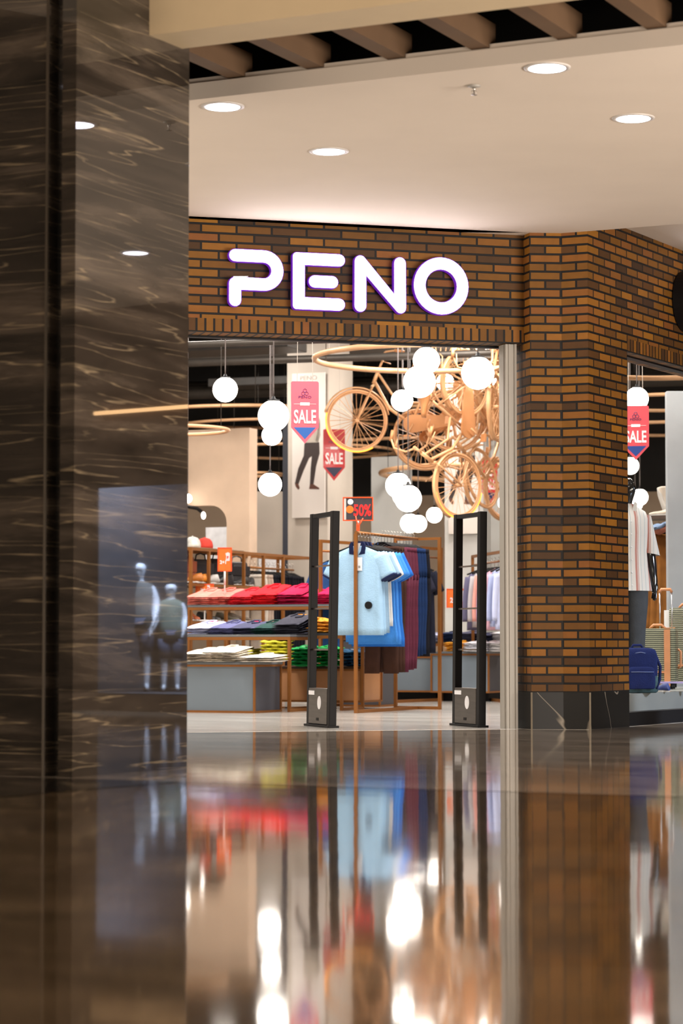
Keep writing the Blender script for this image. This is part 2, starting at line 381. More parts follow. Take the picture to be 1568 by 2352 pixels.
# side front (right): pier, lintel, window
W0, W1 = 0.724, 3.3
m = MB(); m.wall(P3, f2(W0), ZB, LB+SOL, 0.11, ZB); m.wall(f2(W0), f2(W0, 0.26), ZB, LB, 0, ZB); m.wall(P3, f2(9), LB+SOL, 4.6, 0.11, ZB)
m.wall(f2(W1), f2(4.1), 0, LB+SOL, 0, ZB); m.wall(f2(6.7), f2(9), 0, LB+SOL, 0, ZB)
struct('wall_side', m, B3M)
m = MB(); m.wall(f2(W0), f2(9), LB, LB+SOL, 0.0, LB, swap=True)
p = [f2(W0), f2(W0, 0.26), f2(9, 0.26), f2(9)]
m.face([(x, y, LB) for x, y in p], [(0, 0), (0.092, 0), (0.092, 8.276), (0, 8.276)])
struct('trim_soldier_side', m, BSM, 'course of upright bricks over the display window')
steel = mat('grey_painted_metal', (168, 164, 156), 0.45, 0.1, 0.02, 2)
blackm = mat('black_metal', (14, 13, 15), 0.55, 0.0, 0.1, 8, spec=0.25)
m = MB()
for (a, b2) in ((W0, W1), (4.1, 6.7)):
    m.wall(f2(a, 0.12), f2(b2, 0.12), 0.10, LB)
wg = MB()
win = m.build('window_1', GLASS); win['kind'] = 'structure'; win['label'] = 'display window glass right of the brick pillar'
m = MB()
for (a, b2) in ((W0, W1), (4.1, 6.7)):
    m.prism([f2(a, 0.05), f2(b2, 0.05), f2(b2, 0.16), f2(a, 0.16)], 0.0, 0.10)
    m.prism([f2(a, 0.09), f2(b2, 0.09), f2(b2, 0.16), f2(a, 0.16)], LB-0.012, LB)
struct('window_frame', m, blackm, 'black sill and head rail of the display window')
# display platform behind the window
m = MB(); m.prism([f2(W0, 0.24), f2(4.4, 0.24), f2(4.4, 1.2), f2(1.85, 1.2)], 0.02, 0.227)
struct('trim_window_platform', m, mat('grey_platform', (150, 152, 150), 0.3, 0, 0.05, 5), 'low grey display platform inside the window')
# metal jamb of the entrance
m = MB()
ua, ub = f1px(1165), f1px(1189)
m.prism([f1(ua, 0.02), f1(ub, 0.02), f1(ub, 0.16), f1(ua, 0.16)], 0, LB-0.005)
m.prism([f1(ua+0.02, 0.012), f1(ua+0.026, 0.012), f1(ua+0.026, 0.02), f1(ua+0.02, 0.02)], 0, LB-0.005)
m.prism([f1(ub-0.016, 0.008), f1(ub, 0.008), f1(ub, 0.02), f1(ub-0.016, 0.02)], 0, LB-0.005)
m.prism([f1(ua-0.006, 0.05), f1(ua, 0.05), f1(ua, 0.12), f1(ua-0.006, 0.12)], 0, LB-0.005)
struct('door_1', m, steel, 'grey metal door jamb at the right of the entrance')
m = MB()
m.prism([f1(U_L, 0.19), f1(ub, 0.19), f1(ub, 0.25), f1(U_L, 0.25)], LB-0.014, LB-0.001)
struct('trim_door_head', m, blackm, 'black rail under the brick lintel')

# ---- hall ceiling
E1 = Vector((-0.819, 12.9))
def fe(u, w=0.0): p = E1+dm*u+dk*w; return (p.x, p.y)     # front edge of the lit ceiling
white = mat('ceiling_paint', (226, 214, 200), 0.85, 0, 0.02, 2, spec=0.2)
m = MB()
rr = P3+dm*9
m.prism([fe(-9), fe(9), (rr.x, rr.y), (P3.x, P3.y), (P2.x, P2.y), (P1.x, P1.y), (F1.x, F1.y), f1(-9)], CEIL, CEIL+0.09)
struct('ceiling', m, white)
m = MB(); m.prism([(P3.x, P3.y+0.0), (rr.x, rr.y), (16, 26), f2(9)], 3.66, 3.72)
struct('ceiling_side', m, white, 'slightly higher ceiling strip above the display windows')
m = MB()   # upstand from beam-soffit up: front fascia
m.prism([fe(-9, 0.02), fe(9, 0.02), fe(9, 0.14), fe(-9, 0.14)], CEIL+0.09, CEIL+0.12)
struct('trim_1', m, white)
beam = mat('beam_paint', (206, 186, 152), 0.7, 0, 0.04, 3)
m = MB(); m.prism([fe(-9, -1.30), fe(9, -1.30), fe(9, -1.00), fe(-9, -1.00)], CEIL, 4.6)
struct('trim_beam', m, beam, 'broad painted ceiling beam above the marble column')
slat = mat('slat_brown', (96, 72, 50), 0.6, 0, 0.1, 4)
for i in range(-1, 12):
    u = 0.28+0.47*i-0.47
    m = MB(); m.prism([fe(u-0.05, -1.0), fe(u+0.05, -1.0), fe(u+0.05, 0.10), fe(u-0.05, 0.10)], CEIL+0.10, CEIL+0.24)
    o = m.build('ceiling_slat', slat); tag(o, 'brown bar spanning the dark ceiling slot beside the beam', 'ceiling bar', 'bars across the ceiling slot')
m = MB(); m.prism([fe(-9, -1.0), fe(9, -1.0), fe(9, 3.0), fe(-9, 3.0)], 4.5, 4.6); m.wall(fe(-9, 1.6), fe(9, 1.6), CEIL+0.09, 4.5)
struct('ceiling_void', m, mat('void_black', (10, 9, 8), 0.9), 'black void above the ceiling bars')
m = MB(); m.prism([fe(-9, -14), fe(9, -14), fe(9, -1.3), fe(-9, -1.3)], 5.2, 5.3)
struct('ceiling_hall', m, white)

m = MB(); m.wall((-7, -6), (-7, 14), 0, 5.3); struct('wall_blocker_left', m, mat('dark_blocker', (60, 50, 40), 0.7))  # unseen wall added to block ambient light and darken the marble's reflections
m = MB(); m.wall((12, -6), (12, 26), 0, 5.3); m.wall(f2(9), (12, 26), 0, 5.3); struct('wall_blocker_right', m, mat('beige_blocker', (130, 112, 92), 0.7))  # unseen walls added to stop ambient light washing out the window glass
# ---- marble column
CA = Vector((-1.215, 10.96)); CB = Vector((-0.753, 11.83)); cd = (CB-CA).normalized(); cn = Vector((cd.y, -cd.x))
cp = Vector((-cos(AM), -sin(AM)))      # leftwards along the hall grid
fwd = Vector((sin(AM)*1.0, -cos(AM)))  # towards the viewer, square to it
q1 = CA+cp*0.085; q2 = q1+fwd*0.02; 
n0 = CA; n1p = CA+cp*0.085; n2p = n1p+Vector((0, 0)) ; 
g1 = CA+cp*0.075+fwd*(-0.10); g2 = g1+cp*0.075; g3 = CA+cp*0.15+fwd*0.02; g4 = g3+cp*1.6; g5 = g4-fwd*1.3; 
k0 = CB-cn*0.8+cd*0.0
m = MB()
pts = [CA+cp*0.075, CA, CB, CB+Vector((-1.9, 0.95)), g5, g4, g3, g2, g1]
pts = [Vector(p) for p in pts]
m.prism([(p.x, p.y) for p in pts], 0, 5.2)
struct('column_marble', m, MARB, 'dark veined polished marble column at the left edge')
m = MB(); m.box((g3.x+0.006, g3.y, 2.6), (0.012, 0.012, 5.2)); pass
struct('trim_column', m, mat('worn_edge_metal', (52, 44, 34), 0.35, 0.6))

# ---- shop shell
BK0 = Vector((-6.5, 34.5)); BK1 = Vector((12.0, 29.5))
conc = mat('concrete', (182, 172, 160), 0.8, 0, 0.10, 1.6, 0.25, 7)
conc_c = mat('concrete_cool', (196, 196, 192), 0.8, 0, 0.10, 1.6, 0.25, 7)
m = MB(); m.wall((BK0.x, BK0.y), (BK1.x, BK1.y), 0, 2.62); struct('wall_back', m, mat('tan_plaster', (196, 172, 148), 0.85, 0, 0.08, 1.0))
darkp = mat('dark_shop_ceiling', (26, 24, 23), 0.8, 0, 0.3, 2)
m = MB(); m.wall((BK0.x, BK0.y-0.02), (BK1.x, BK1.y-0.02), 2.6, 4.6); struct('wall_back_upper', m, darkp)
m = MB(); m.wall(f1(U_L-1.2), (BK0.x, BK0.y), 0, 4.6); struct('wall_left', m, conc)
m = MB(); m.plate([f1(-7), (F1.x, F1.y), (P3.x, P3.y), f2(9), (12, 29), (BK1.x+1, BK1.y+1), (BK0.x, BK0.y+1)], 4.6); struct('ceiling_shop', m, darkp)
m = MB(); m.wall(f2(9, 0.2), (12, 29.5), 0, 4.6); struct('wall_right', m, conc)
# ducts, pipes and trays under the black ceiling
pipe = mat('ceiling_pipe', (74, 68, 62), 0.5, 0.5)
for i, (y, z, r) in enumerate([(21.5, 3.35, 0.03), (23.0, 3.75, 0.05), (25.0, 3.6, 0.04), (28.5, 4.1, 0.14), (30.0, 3.9, 0.05), (29.4, 3.75, 0.09)]):
    m = MB(); m.tube([(-6, y+1.8, z), (7, y-1.6, z)], r, 10)
    o = m.build('ceiling_duct' if r > 0.08 else 'ceiling_pipe', pipe)
    tag(o, ['thin dark pipe nearest the entrance under the black ceiling', 'second dark pipe behind the lintel', 'dark pipe above the hanging bicycles', 'wide round duct near the back of the shop ceiling', 'dark pipe just before the back wall', 'round duct over the middle of the shop'][i], 'pipe')
for i, (px, py, Y, L2) in enumerate([(530, 800, 27, 1.6), (620, 880, 29.5, 1.4), (900, 794, 29, 1.0)]):
    p = at(px, py, Y); m = MB(); m.box((0, 0, 0), (L2, 0.6, 0.10), bev=0.01)
    o = m.build('ceiling_unit', mat('unit_metal', (54, 50, 46), 0.5, 0.3), loc=p, rz=radians(-20))
    tag(o, ['flat grey air unit hung under the ceiling, leftmost', 'flat grey air unit behind the left globe lamps', 'pale air unit above the first bicycle'][i], 'air unit')
    for sx in (-1, 1):
        t = MB(); t.tube([(sx*L2*0.4, 0, 0.05), (sx*L2*0.4, 0, 4.6-p.z)], 0.006, 5); t.build('hanger_rod', pipe, o)

# interior concrete columns.  corner pixel = edge between front and side face
def concrete_column(px, Y, wf, ws, mt, n, h=4.6):
    c = Vector((X_at(px, Y), Y)); a = Vector((cos(AI), sin(AI))); bb = Vector((-sin(AI), cos(AI)))
    m = MB(); p = [c-a*wf, c, c+bb*ws, c-a*wf+bb*ws]
    m.prism([(q.x, q.y) for q in p], 0, h); struct('column_concrete', m, mt, n)
    return c, a, bb
col1 = concrete_column(752, 28.0, 0.52, 0.72, conc, 'concrete column carrying the fashion poster behind the sale banners')
col2 = concrete_column(925, 29.5, 0.42, 0.3, conc_c, 'pale concrete column left of the hanging bicycles', 2.9)
col3 = concrete_column(1110, 28.0, 0.48, 0.25, conc_c, 'pale concrete column behind the hanging bicycles', 3.3)
col4 = concrete_column(1165, 29.6, 0.30, 0.3, conc_c, 'pale concrete column beside the door jamb', 3.1)
# left concrete screen wall with a rounded opening
a = Vector((cos(AI), sin(AI)))
o0 = at(430, 1000, 27.5)
zt = at(500, 985, 27.0).z
m = MB()
W = 1.35; zo = at(500, 1160, 27).z; xo = 0.48+0.42
outl = [(0, 0), (0.0, zt), (W, zt), (W, 0), (W-0.28, 0), (W-0.28, zo-0.22)]
for i in range(7):
    t = i/6*pi/2; outl.append((W-0.28-0.20+0.20*cos(t), zo-0.20+0.20*sin(t)))
outl += [(0.30, zo), (0.30, 0)]
Mw = Matrix.Translation((o0.x-0.42, 27.6, 0)) @ Matrix.Rotation(AI, 4, 'Z') @ XZ
m.extrude([(x, z) for x, z in outl], Mw, 0.2)
struct('wall_concrete_screen', m, mat('warm_concrete', (206, 180, 156), 0.8, 0, 0.12, 1.8, 0.25, 7), 'warm lit concrete screen with a rounded opening at the left')
m = MB(); c = at(655, 1150, 27.6); m.box((c.x, c.y, 1.6), (0.06, 0.06, 3.2)); 
struct('trim_dark_post', m, mat('navy_post', (14, 22, 40), 0.4))
c = at(615, 1150, 28.6); m = MB(); m.box((c.x, c.y, 1.2), (0.36, 0.3, 2.4)); struct('column_plaster', m, conc, 'concrete pier right of the concrete screen')
# ================================================================== HALL FIXTURES
# illuminated letters on the brick lintel; local x along the front, y up, built proud of the wall
face_lit = mat('letter_face_lit', (255, 250, 255), 0.4, 0, 0.0, 5, emit=(255, 246, 255), es=12.0)
side_lit = mat('letter_side_purple', (70, 20, 110), 0.5, 0, 0.05, 5, emit=(110, 30, 190), es=0.55)
def wall_M(u, z, w=-0.005):
    p = F1+d1*u+n1_*w
    return Matrix.Translation((p.x, p.y, z)) @ Matrix.Rotation(A1, 4, 'Z') @ XZ
def letter(name, polys, label, u, z, holes=None, M0=None):
    """polys: outlines in metres, origin at letter's lower left"""
    r = bpy.data.objects.new(name, None); C.objects.link(r)
    M = M0 or wall_M(u, z)
    r.matrix_world = M
    tag(r, label, 'sign letter', 'illuminated sign letters over the entrance')
    def fill(body_off, depth0, depth1, nm, mt):
        cu = bpy.data.curves.new('c', 'CURVE'); cu.dimensions = '2D'; cu.fill_mode = 'BOTH'; cu.extrude = (depth1-depth0)/2
        for P in polys:
            sp = cu.splines.new('POLY'); sp.points.add(len(P)-1); sp.use_cyclic_u = True
            for i, (x, y) in enumerate(P): sp.points[i].co = (x, y, 0, 1)
        cu.offset = body_off
        t = bpy.data.objects.new('t', cu); C.objects.link(t)
        me = bpy.data.meshes.new_from_object(t.evaluated_get(bpy.context.evaluated_depsgraph_get()))
        C.objects.unlink(t); bpy.data.objects.remove(t); bpy.data.curves.remove(cu)
        for v in me.vertices: v.co.z += (depth0+depth1)/2
        me.name = nm; me.materials.clear(); me.materials.append(mt)
        o = bpy.data.objects.new(nm, me); C.objects.link(o); o.parent = r
        return o
    fill(0.0, 0.015, 0.055, 'letter_body', side_lit)
    fill(-0.006, 0.0555, 0.059, 'letter_face', face_lit)
    return r
def arc(cx, cy, r, a0, a1, n=14): return [(cx+r*cos(radians(a0+(a1-a0)*i/n)), cy+r*sin(radians(a0+(a1-a0)*i/n))) for i in range(n+1)]
t = 0.094; h = 0.405
def P_poly():
    W = 0.395; ro = 0.145; ri = ro-t; top = h; mid = h-2*ro; r = t/2
    P = arc(r, top-r, r, 90, 270, 8)                       # left end of top bar
    P += arc(W-ro, top-ro, ri, 90, -90, 12)
    P += [(0.03, top-2*ro+t)] + arc(r, top-2*ro+t-r, r, 90, 180, 6)
    P += arc(r, r, r, 180, 360, 8)
    P += [(t, mid)]
    P += arc(W-ro, top-ro, ro, -90, 90, 16)
    return [P]
def E_poly():
    W = 0.385; r = t/2; c = 0.03
    P = arc(c, h-c, c, 90, 180, 4)+arc(c, c, c, 180, 270, 4)+arc(W-r, r, r, -90, 90, 8)+[(t, t), (t, h-t)]+arc(W-r, h-r, r, -90, 90, 8)
    return [P, capsule(0.115+r, h/2, W-0.05-r, h/2, r)]
def N_poly():
    W = 0.385; r = t/2
    P = arc(r, r, r, 180, 360, 8)+[(t, h-0.155)]+arc(W-r+0.005, 0.043, 0.043, 228, 360, 8)+arc(W-r, h-r, r, 0, 180, 8)+[(W-t, 0.150)]+arc(r, h-0.045, 0.045, 50, 180, 8)
    return [P]
def O_poly():
    return [arc(0.2, h/2, 0.207, 0, 351, 39), list(reversed(arc(0.2, h/2, 0.113, 0, 351, 39)))]
for nm, fn, px0, pyb, lab in (('sign_letter_p', P_poly, 518, 703, 'glowing white letter P with rounded strokes on the brick lintel'),
                              ('sign_letter_e', E_poly, 665, 710, 'glowing white letter E between P and N on the brick lintel'),
                              ('sign_letter_n', N_poly, 807, 716, 'glowing white letter N on the brick lintel'),
                              ('sign_letter_o', O_poly, 946, 719, 'glowing white ring-shaped letter O on the brick lintel')):
    u = f1px(px0)
    letter(nm, fn(), lab, u, f1z(u, pyb))
# round light badge on the side front
M0 = Matrix.Translation((*f2(1.86, -0.01), CAMZ+(HOR-683)/FPX*18.5)) @ Matrix.Rotation(A2, 4, 'Z') @ XZ
r = bpy.data.objects.new('round_sign', None); C.objects.link(r); r.matrix_world = M0; tag(r, 'round black-sided light box sign on the side brick wall', 'sign')
m = MB(); m.extrude(disc_poly(0.235, 40), Matrix.Identity(4), 0.12); m.build('sign_body', blackm, r)
m = MB(); m.extrude(disc_poly(0.225, 40), Matrix.Translation((0, 0, 0.12)), 0.006); m.build('sign_face', face_lit, r)

# recessed downlights
lens_m = mat('downlight_lens', (255, 252, 255), 0.5, emit=(244, 240, 255), es=20)
trim_m = mat('downlight_trim', (210, 205, 200), 0.4)
def downlight(x, y, z, label, es=14):
    r = thing('downlight', label, 'ceiling light', (x, y, z), group='recessed downlights in the hall ceiling')
    m = MB(); m.lathe([(0.0955, 0.0), (0.095, -0.006), (0.118, -0.004), (0.12, 0.002), (0.112, 0.004)], seg=32); m.build('trim_ring', trim_m, r)
    m = MB(); m.lathe([(0.0, -0.004), (0.05, -0.010), (0.094, -0.005), (0.094, 0.0)], seg=32); m.build('diffuser', lens_m, r)
    l = bpy.data.lights.new('downlight_lamp', 'SPOT'); l.energy = es*2; l.spot_size = radians(120); l.spot_blend = 0.8; l.shadow_soft_size = 0.08; l.color = (1.0, 0.93, 0.9)
    o = bpy.data.objects.new('downlight_lamp', l); C.objects.link(o); o.parent = r; o.location = (0, 0, -0.03)
for px, py, lab in ((511, 244, 'round white downlight nearest the marble column'), (755, 347, 'round white downlight closest above the sign letters'),
                    (1256, 155, 'round white downlight right of the sprinkler, the largest in view'), (1454, 271, 'round white downlight at the right end of the ceiling')):
    k = (CEIL-CAMZ)/((HOR-py)/FPX); p = at(px, py, k); p = at(px, py, k*(CEIL-CAMZ)/(p.z-CAMZ))
    downlight(p.x, p.y, CEIL-0.001, lab)

p = at(1088, 180, 12.55)
r = thing('fire_sprinkler', 'small metal sprinkler head hanging from the ceiling between two downlights', 'sprinkler', (p.x, p.y, CEIL))
m = MB(); m.lathe([(0.0, 0), (0.034, 0), (0.036, -0.006), (0.012, -0.012), (0.0, -0.012)], seg=20); m.build('escutcheon', steel, r)
chrome = mat('chrome', (190, 186, 180), 0.2, 1.0)
m = MB(); m.lathe([(0.0, -0.01), (0.010, -0.012), (0.010, -0.024), (0.004, -0.028), (0.004, -0.048), (0.0, -0.048)], seg=12); m.lathe([(0, -0.048), (0.017, -0.049), (0.017, -0.051), (0, -0.052)], seg=12)
for sx in (-1, 1): m.tube([(sx*0.008, 0, -0.022), (sx*0.013, 0, -0.036), (sx*0.004, 0, -0.049)], 0.002, 6)
m.build('sprinkler_head', chrome, r)

# anti-theft gates
brushed = mat('brushed_steel', (96, 92, 88), 0.35, 0.8, 0.15, 5, stretch=(1, 1, 9))
paper = mat('white_sticker', (235, 235, 238), 0.6)
def gate(label, near, lean, far_d):
    # local x runs from near post to far post (away from the viewer), z up
    ang = math.atan2(n1_.y, n1_.x)+radians(3)
    r = thing('security_gate', label, 'anti-theft gate', (near.x, near.y, 0.002), rot=(0, 0, ang))
    r.rotation_euler = (lean, 0, ang)
    H = 1.56; w = far_d
    def post(x, nm='post'):
        m = MB(); m.box((x, 0, H/2), (0.055, 0.055, H), bev=0.004); return m.build(nm, blackm, r)
    post(0.0); post(w)
    m = MB(); m.box((w/2, 0, H-0.018), (w-0.055, 0.05, 0.03), bev=0.003); m.build('top_bar', blackm, r)
    for z in (0.56, 0.86, 1.17):
        m = MB(); m.box((w/2, 0, z), (w-0.05, 0.012, 0.012)); m.build('rung', mat('gate_rung', (120, 112, 108), 0.3, 0.8), r)
    m = MB(); m.box((w/2, 0.0, 0.15), (w-0.056, 0.06, 0.26), bev=0.004); b = m.build('base_panel', brushed, r)
    m = MB(); m.extrude([(x*0.62*1.6, y*1.15) for x, y in disc_poly(0.042, 28)], Matrix.Translation((w*0.42, 0.0305, 0.175)) @ Matrix.Rotation(pi, 4, 'Z') @ XZ, 0.001); 
    m.build('sticker', paper, b)
    m = MB(); m.box((w*0.8, 0.031, 0.245), (0.13, 0.0015, 0.03)); m.build('sticker', paper, b)
    m = MB(); m.box((w*0.5, 0.031, 0.055), (0.05, 0.003, 0.02)); m.build('lock', blackm, b)
    m = MB(); m.box((w/2, 0, 0.008), (w+0.09, 0.085, 0.016), bev=0.003); m.build('foot_plate', blackm, r)
    return r
near = at(761, 1672, 17.42); gate('left black anti-theft gate in front of the polo shirt rack', near, radians(1.0), 0.46)
near = at(1104, 1672, 17.50); gate('right black anti-theft gate next to the metal door jamb', near, radians(0.6), 0.46)

# ---- mirrored kids' window across the hall (off to the right, seen in the marble)
def reflect(v):
    o = Vector((CA.x, CA.y, 0)); n = Vector((cn.x, cn.y, 0)); d = (v-o).dot(n)
    return v-2*d*n
for px, py, lab in ((311, 580, 'farther round downlight out of the frame, mirrored lower in the marble'),):
    k = (CEIL-CAMZ)/((HOR-py)/FPX); p = at(px, py, k); p = reflect(at(px, py, k*(CEIL-CAMZ)/(p.z-CAMZ))); downlight(p.x, p.y, CEIL-0.001, lab)
for i, (x, y) in enumerate(((-1.2, 6.0), (1.4, 5.0), (-0.4, 2.5), (2.6, 8.2))): downlight(x, y, 5.199, 'added downlight in the high hall ceiling nearer the viewer, out of the frame', 60)  # extra unseen lamps added to light the floor for bounce
# ================================================================== SHOP: lamps, banners, hoops
globe_m = mat('globe_glass_lit', (255, 255, 250), 0.3, 0, 0.0, 3, emit=(255, 244, 232), es=8.5)
def globe(px, py, rpx, Y, label):
    p = at(px, py, Y); r_ = rpx/FPX*Y
    r = thing('globe_lamp', label, 'pendant lamp', p, group='white globe pendant lamps')
    m = MB(); m.sphere((0, 0, 0), r_, 32); m.build('globe', globe_m, r)
    m = MB(); m.lathe([(0, r_*0.94), (r_*0.40, r_*0.935), (r_*0.40, r_*1.02), (r_*0.15, r_*1.08), (r_*0.10, r_*1.25), (0, r_*1.25)], seg=16); m.build('lamp_cap', blackm, r)
    m = MB(); m.tube([(0, 0, r_*1.2), (0, 0, 4.58-p.z)], 0.006, 6); m.build('cord', mat('grey_cord', (120, 112, 110), 0.6), r)
for a_ in [(517, 895, 29, 19.6, 'white globe lamp on a grey cord nearest the marble column, upper left'),
           (628, 955, 36, 20.5, 'large white globe lamp left of the pink sale banner'),
           (624, 1000, 23, 26.0, 'small white globe lamp peeking out just below the large left one'),
           (620, 1113, 27, 24.0, 'white globe lamp hanging lowest of those on the left'),
           (430, 1145, 11, 27.0, 'small globe lamp half hidden by the marble column edge'),
           (979, 828, 31, 21.5, 'white globe lamp highest under the lintel among the bicycles'),
           (963, 877, 37, 22.5, 'large globe lamp directly below the highest one by the bicycles'),
           (923, 920, 25, 25.2, 'white globe lamp just right of the first bicycle wheel'),
           (1022, 878, 20, 29.0, 'globe lamp seen through the bicycle spokes'),
           (1097, 857, 38, 20.0, 'largest white globe lamp, near the door jamb'),
           (1118, 868, 22, 25.0, 'globe lamp tucked behind the largest one'),
           (914, 1115, 29, 24.5, 'upper of the overlapping globe lamps right of the percent sign'),
           (937, 1145, 31, 23.8, 'lower of the overlapping globe lamps right of the percent sign'),
           (925, 1138, 24, 28.0, 'globe lamp caught between the two overlapping ones'),
           (941, 1202, 22, 27.0, 'left globe lamp of the low pair above the clothes rail'),
           (960, 1203, 20, 28.5, 'right globe lamp of the low pair above the clothes rail'),
           (997, 1183, 18, 29.0, 'small single globe lamp right of the low pair'),
           (1160, 1155, 17, 27.0, 'small globe lamp cut by the door jamb'),
           (1462, 916, 27, 21.5, 'globe lamp at the top of the display window'),
           (1447, 1070, 20, 25.0, 'globe lamp above the mannequin, behind the window'),
           (1469, 1142, 19, 26.5, 'globe lamp beside the mannequin head'),
           (1458, 1158, 17, 29.0, 'globe lamp just under the one beside the mannequin head')]:
    globe(*a_)

wood = mat('bent_wood', (206, 160, 118), 0.45, 0, 0.12, 6)
def hoop(px, py, Y, Rr, label, tilt=0.0, r_=0.028):
    p = at(px, py, Y)
    r = thing('ceiling_hoop', label, 'hoop', p, group='bent wood hoops hung under the ceiling')
    r.rotation_euler = (radians(tilt), radians(tilt*0.4), 0)
    m = MB(); m.tube([(Rr*cos(2*pi*i/72), Rr*sin(2*pi*i/72), 0) for i in range(72)], r_, 8, closed=True); m.build('hoop_ring', wood, r)
    for k in range(3):
        a = 2*pi*k/3+0.6; m = MB(); m.tube([(Rr*cos(a), Rr*sin(a), 0), (Rr*cos(a), Rr*sin(a), 4.58-p.z)], 0.004, 5); m.build('wire', pipe, r)
hoop(985, 823, 23.5, 1.12, 'wooden hoop over the first bicycle')
hoop(575, 958, 30.4, 1.5, 'wooden hoop behind the big left globe lamp, nearest', 0, 0.022)
hoop(405, 988, 24.5, 0.53, 'small wooden hoop cut off by the marble column', 0, 0.018)
hoop(640, 985, 30.6, 1.35, 'wooden hoop deeper in the shop on the left', 0, 0.018)
hoop(690, 1037, 30.2, 1.18, 'lower wooden hoop in front of the warm concrete screen', 0, 0.018)
hoop(590, 1090, 29.6, 0.32, 'small low wooden hoop beside the lowest left globe', 0, 0.018)
hoop(1010, 955, 30.4, 1.3, 'wooden hoop behind the bicycle front wheel', 0, 0.018)
hoop(985, 1025, 30.6, 1.3, 'wooden hoop lower behind the bicycle frames', 0, 0.02)
hoop(1065, 1085, 29.0, 1.0, 'wooden hoop round the pair of overlapping globe lamps', -1.0, 0.030)
hoop(1530, 845, 23.0, 0.9, 'wooden hoop in the top of the display window', 0, 0.025)
hoop(1540, 925, 26.5, 0.9, 'wooden hoop in the middle of the display window', 0, 0.02)
hoop(1540, 985, 28.5, 0.9, 'lower wooden hoop behind the display window', 0, 0.02)

# ---- banners
navy = mat('print_navy', (24, 36, 84), 0.4); wht = mat('print_white', (240, 236, 236), 0.4); 
def banner(px, py, wpx, hpx, Y, col, blue, label, rz=0.0, wires=0.7, dim=1.0):
    """hung arrow-ended plate; px,py top centre"""
    p = at(px, py, Y); s = Y/FPX; W = wpx*s/cos(rz); H = hpx*s
    r = thing('sale_banner', label, 'banner', p, rz, 'hanging sale banners')
    red = mat('banner_%d_%d_%d' % col, col, 0.3, coat=0.3, var=0.03); bl = mat('banner_tip_%d_%d_%d' % blue, blue, 0.35, var=0.03)
    hs = H*0.74
    m = MB(); m.extrude([(-W/2, -0.01), (-W/2+0.01, 0), (W/2-0.01, 0), (W/2, -0.01), (W/2, -hs), (0, -H), (-W/2, -hs)], Matrix.Translation((0, 0.003, 0)) @ XZ, 0.006); b = m.build('plate', red, r)
    y = -0.0045
    m = MB(); m.extrude([(-W*0.40, -hs*1.0), (W*0.40, -hs*1.0), (0, -H*0.93)], Matrix.Translation((0, -0.0031, 0)) @ XZ, 0.001); m.build('blue_tip', bl, b)
    text_mesh('lettering', 'SALE', H*0.30, wht, b, (0, y, -H*0.58), sx=W*0.86/(H*0.30*2.25), bold=H*0.0065)
    m = MB(); m.box((0, y, -H*0.365), (W*0.34, 0.001, H*0.05), bev=0.0003); m.box((0, y, -H*0.365), (W*0.8, 0.0008, H*0.006)); m.build('label_strip', wht, b)
    lg = mat('banner_logo', (98, 60, 120), 0.5) if col[1] > 100 else navy
    text_mesh('logo_lettering', 'PENO', H*0.055, lg, b, (0, y, -H*0.255), sx=1.5)
    m = MB()
    for k in range(3):
        a = pi/2+2*pi*k/3; m.tube([(0.016*cos(a)+0.014*cos(2*pi*i/12), y, -H*0.18+0.016*sin(a)+0.014*sin(2*pi*i/12)) for i in range(12)], 0.002, 4, closed=True)
    m.build('logo_mark', lg, b)
    m = MB()
    for sx in (-1, 1): m.tube([(sx*W*0.28, 0, -0.005), (sx*W*0.28*wires, 0, 4.58-p.z)], 0.0025, 4)
    m.build('hanging_wire', mat('wire_pale', (190, 180, 170), 0.4), r)
    return r
banner(700, 876, 64, 144, 19.4, (244, 112, 130), (60, 110, 190), 'blue-tipped sale banner hanging left of the bicycles, painted pale pink for glass haze', 0.08)  # reflection haze over the red is put into the plate colour
banner(767, 986, 50, 119, 26.9, (190, 26, 36), (20, 30, 66), 'deep red sale banner behind the bicycle front wheel', 0.10)
banner(1124, 1052, 34, 108, 27.5, (205, 44, 50), (24, 34, 90), 'red sale banner half hidden behind the spokes of the low bicycle', -0.2)
banner(1459, 932, 60, 126, 20.8, (214, 84, 96), (44, 70, 140), 'red sale banner in the display window above the mannequin', -0.15)

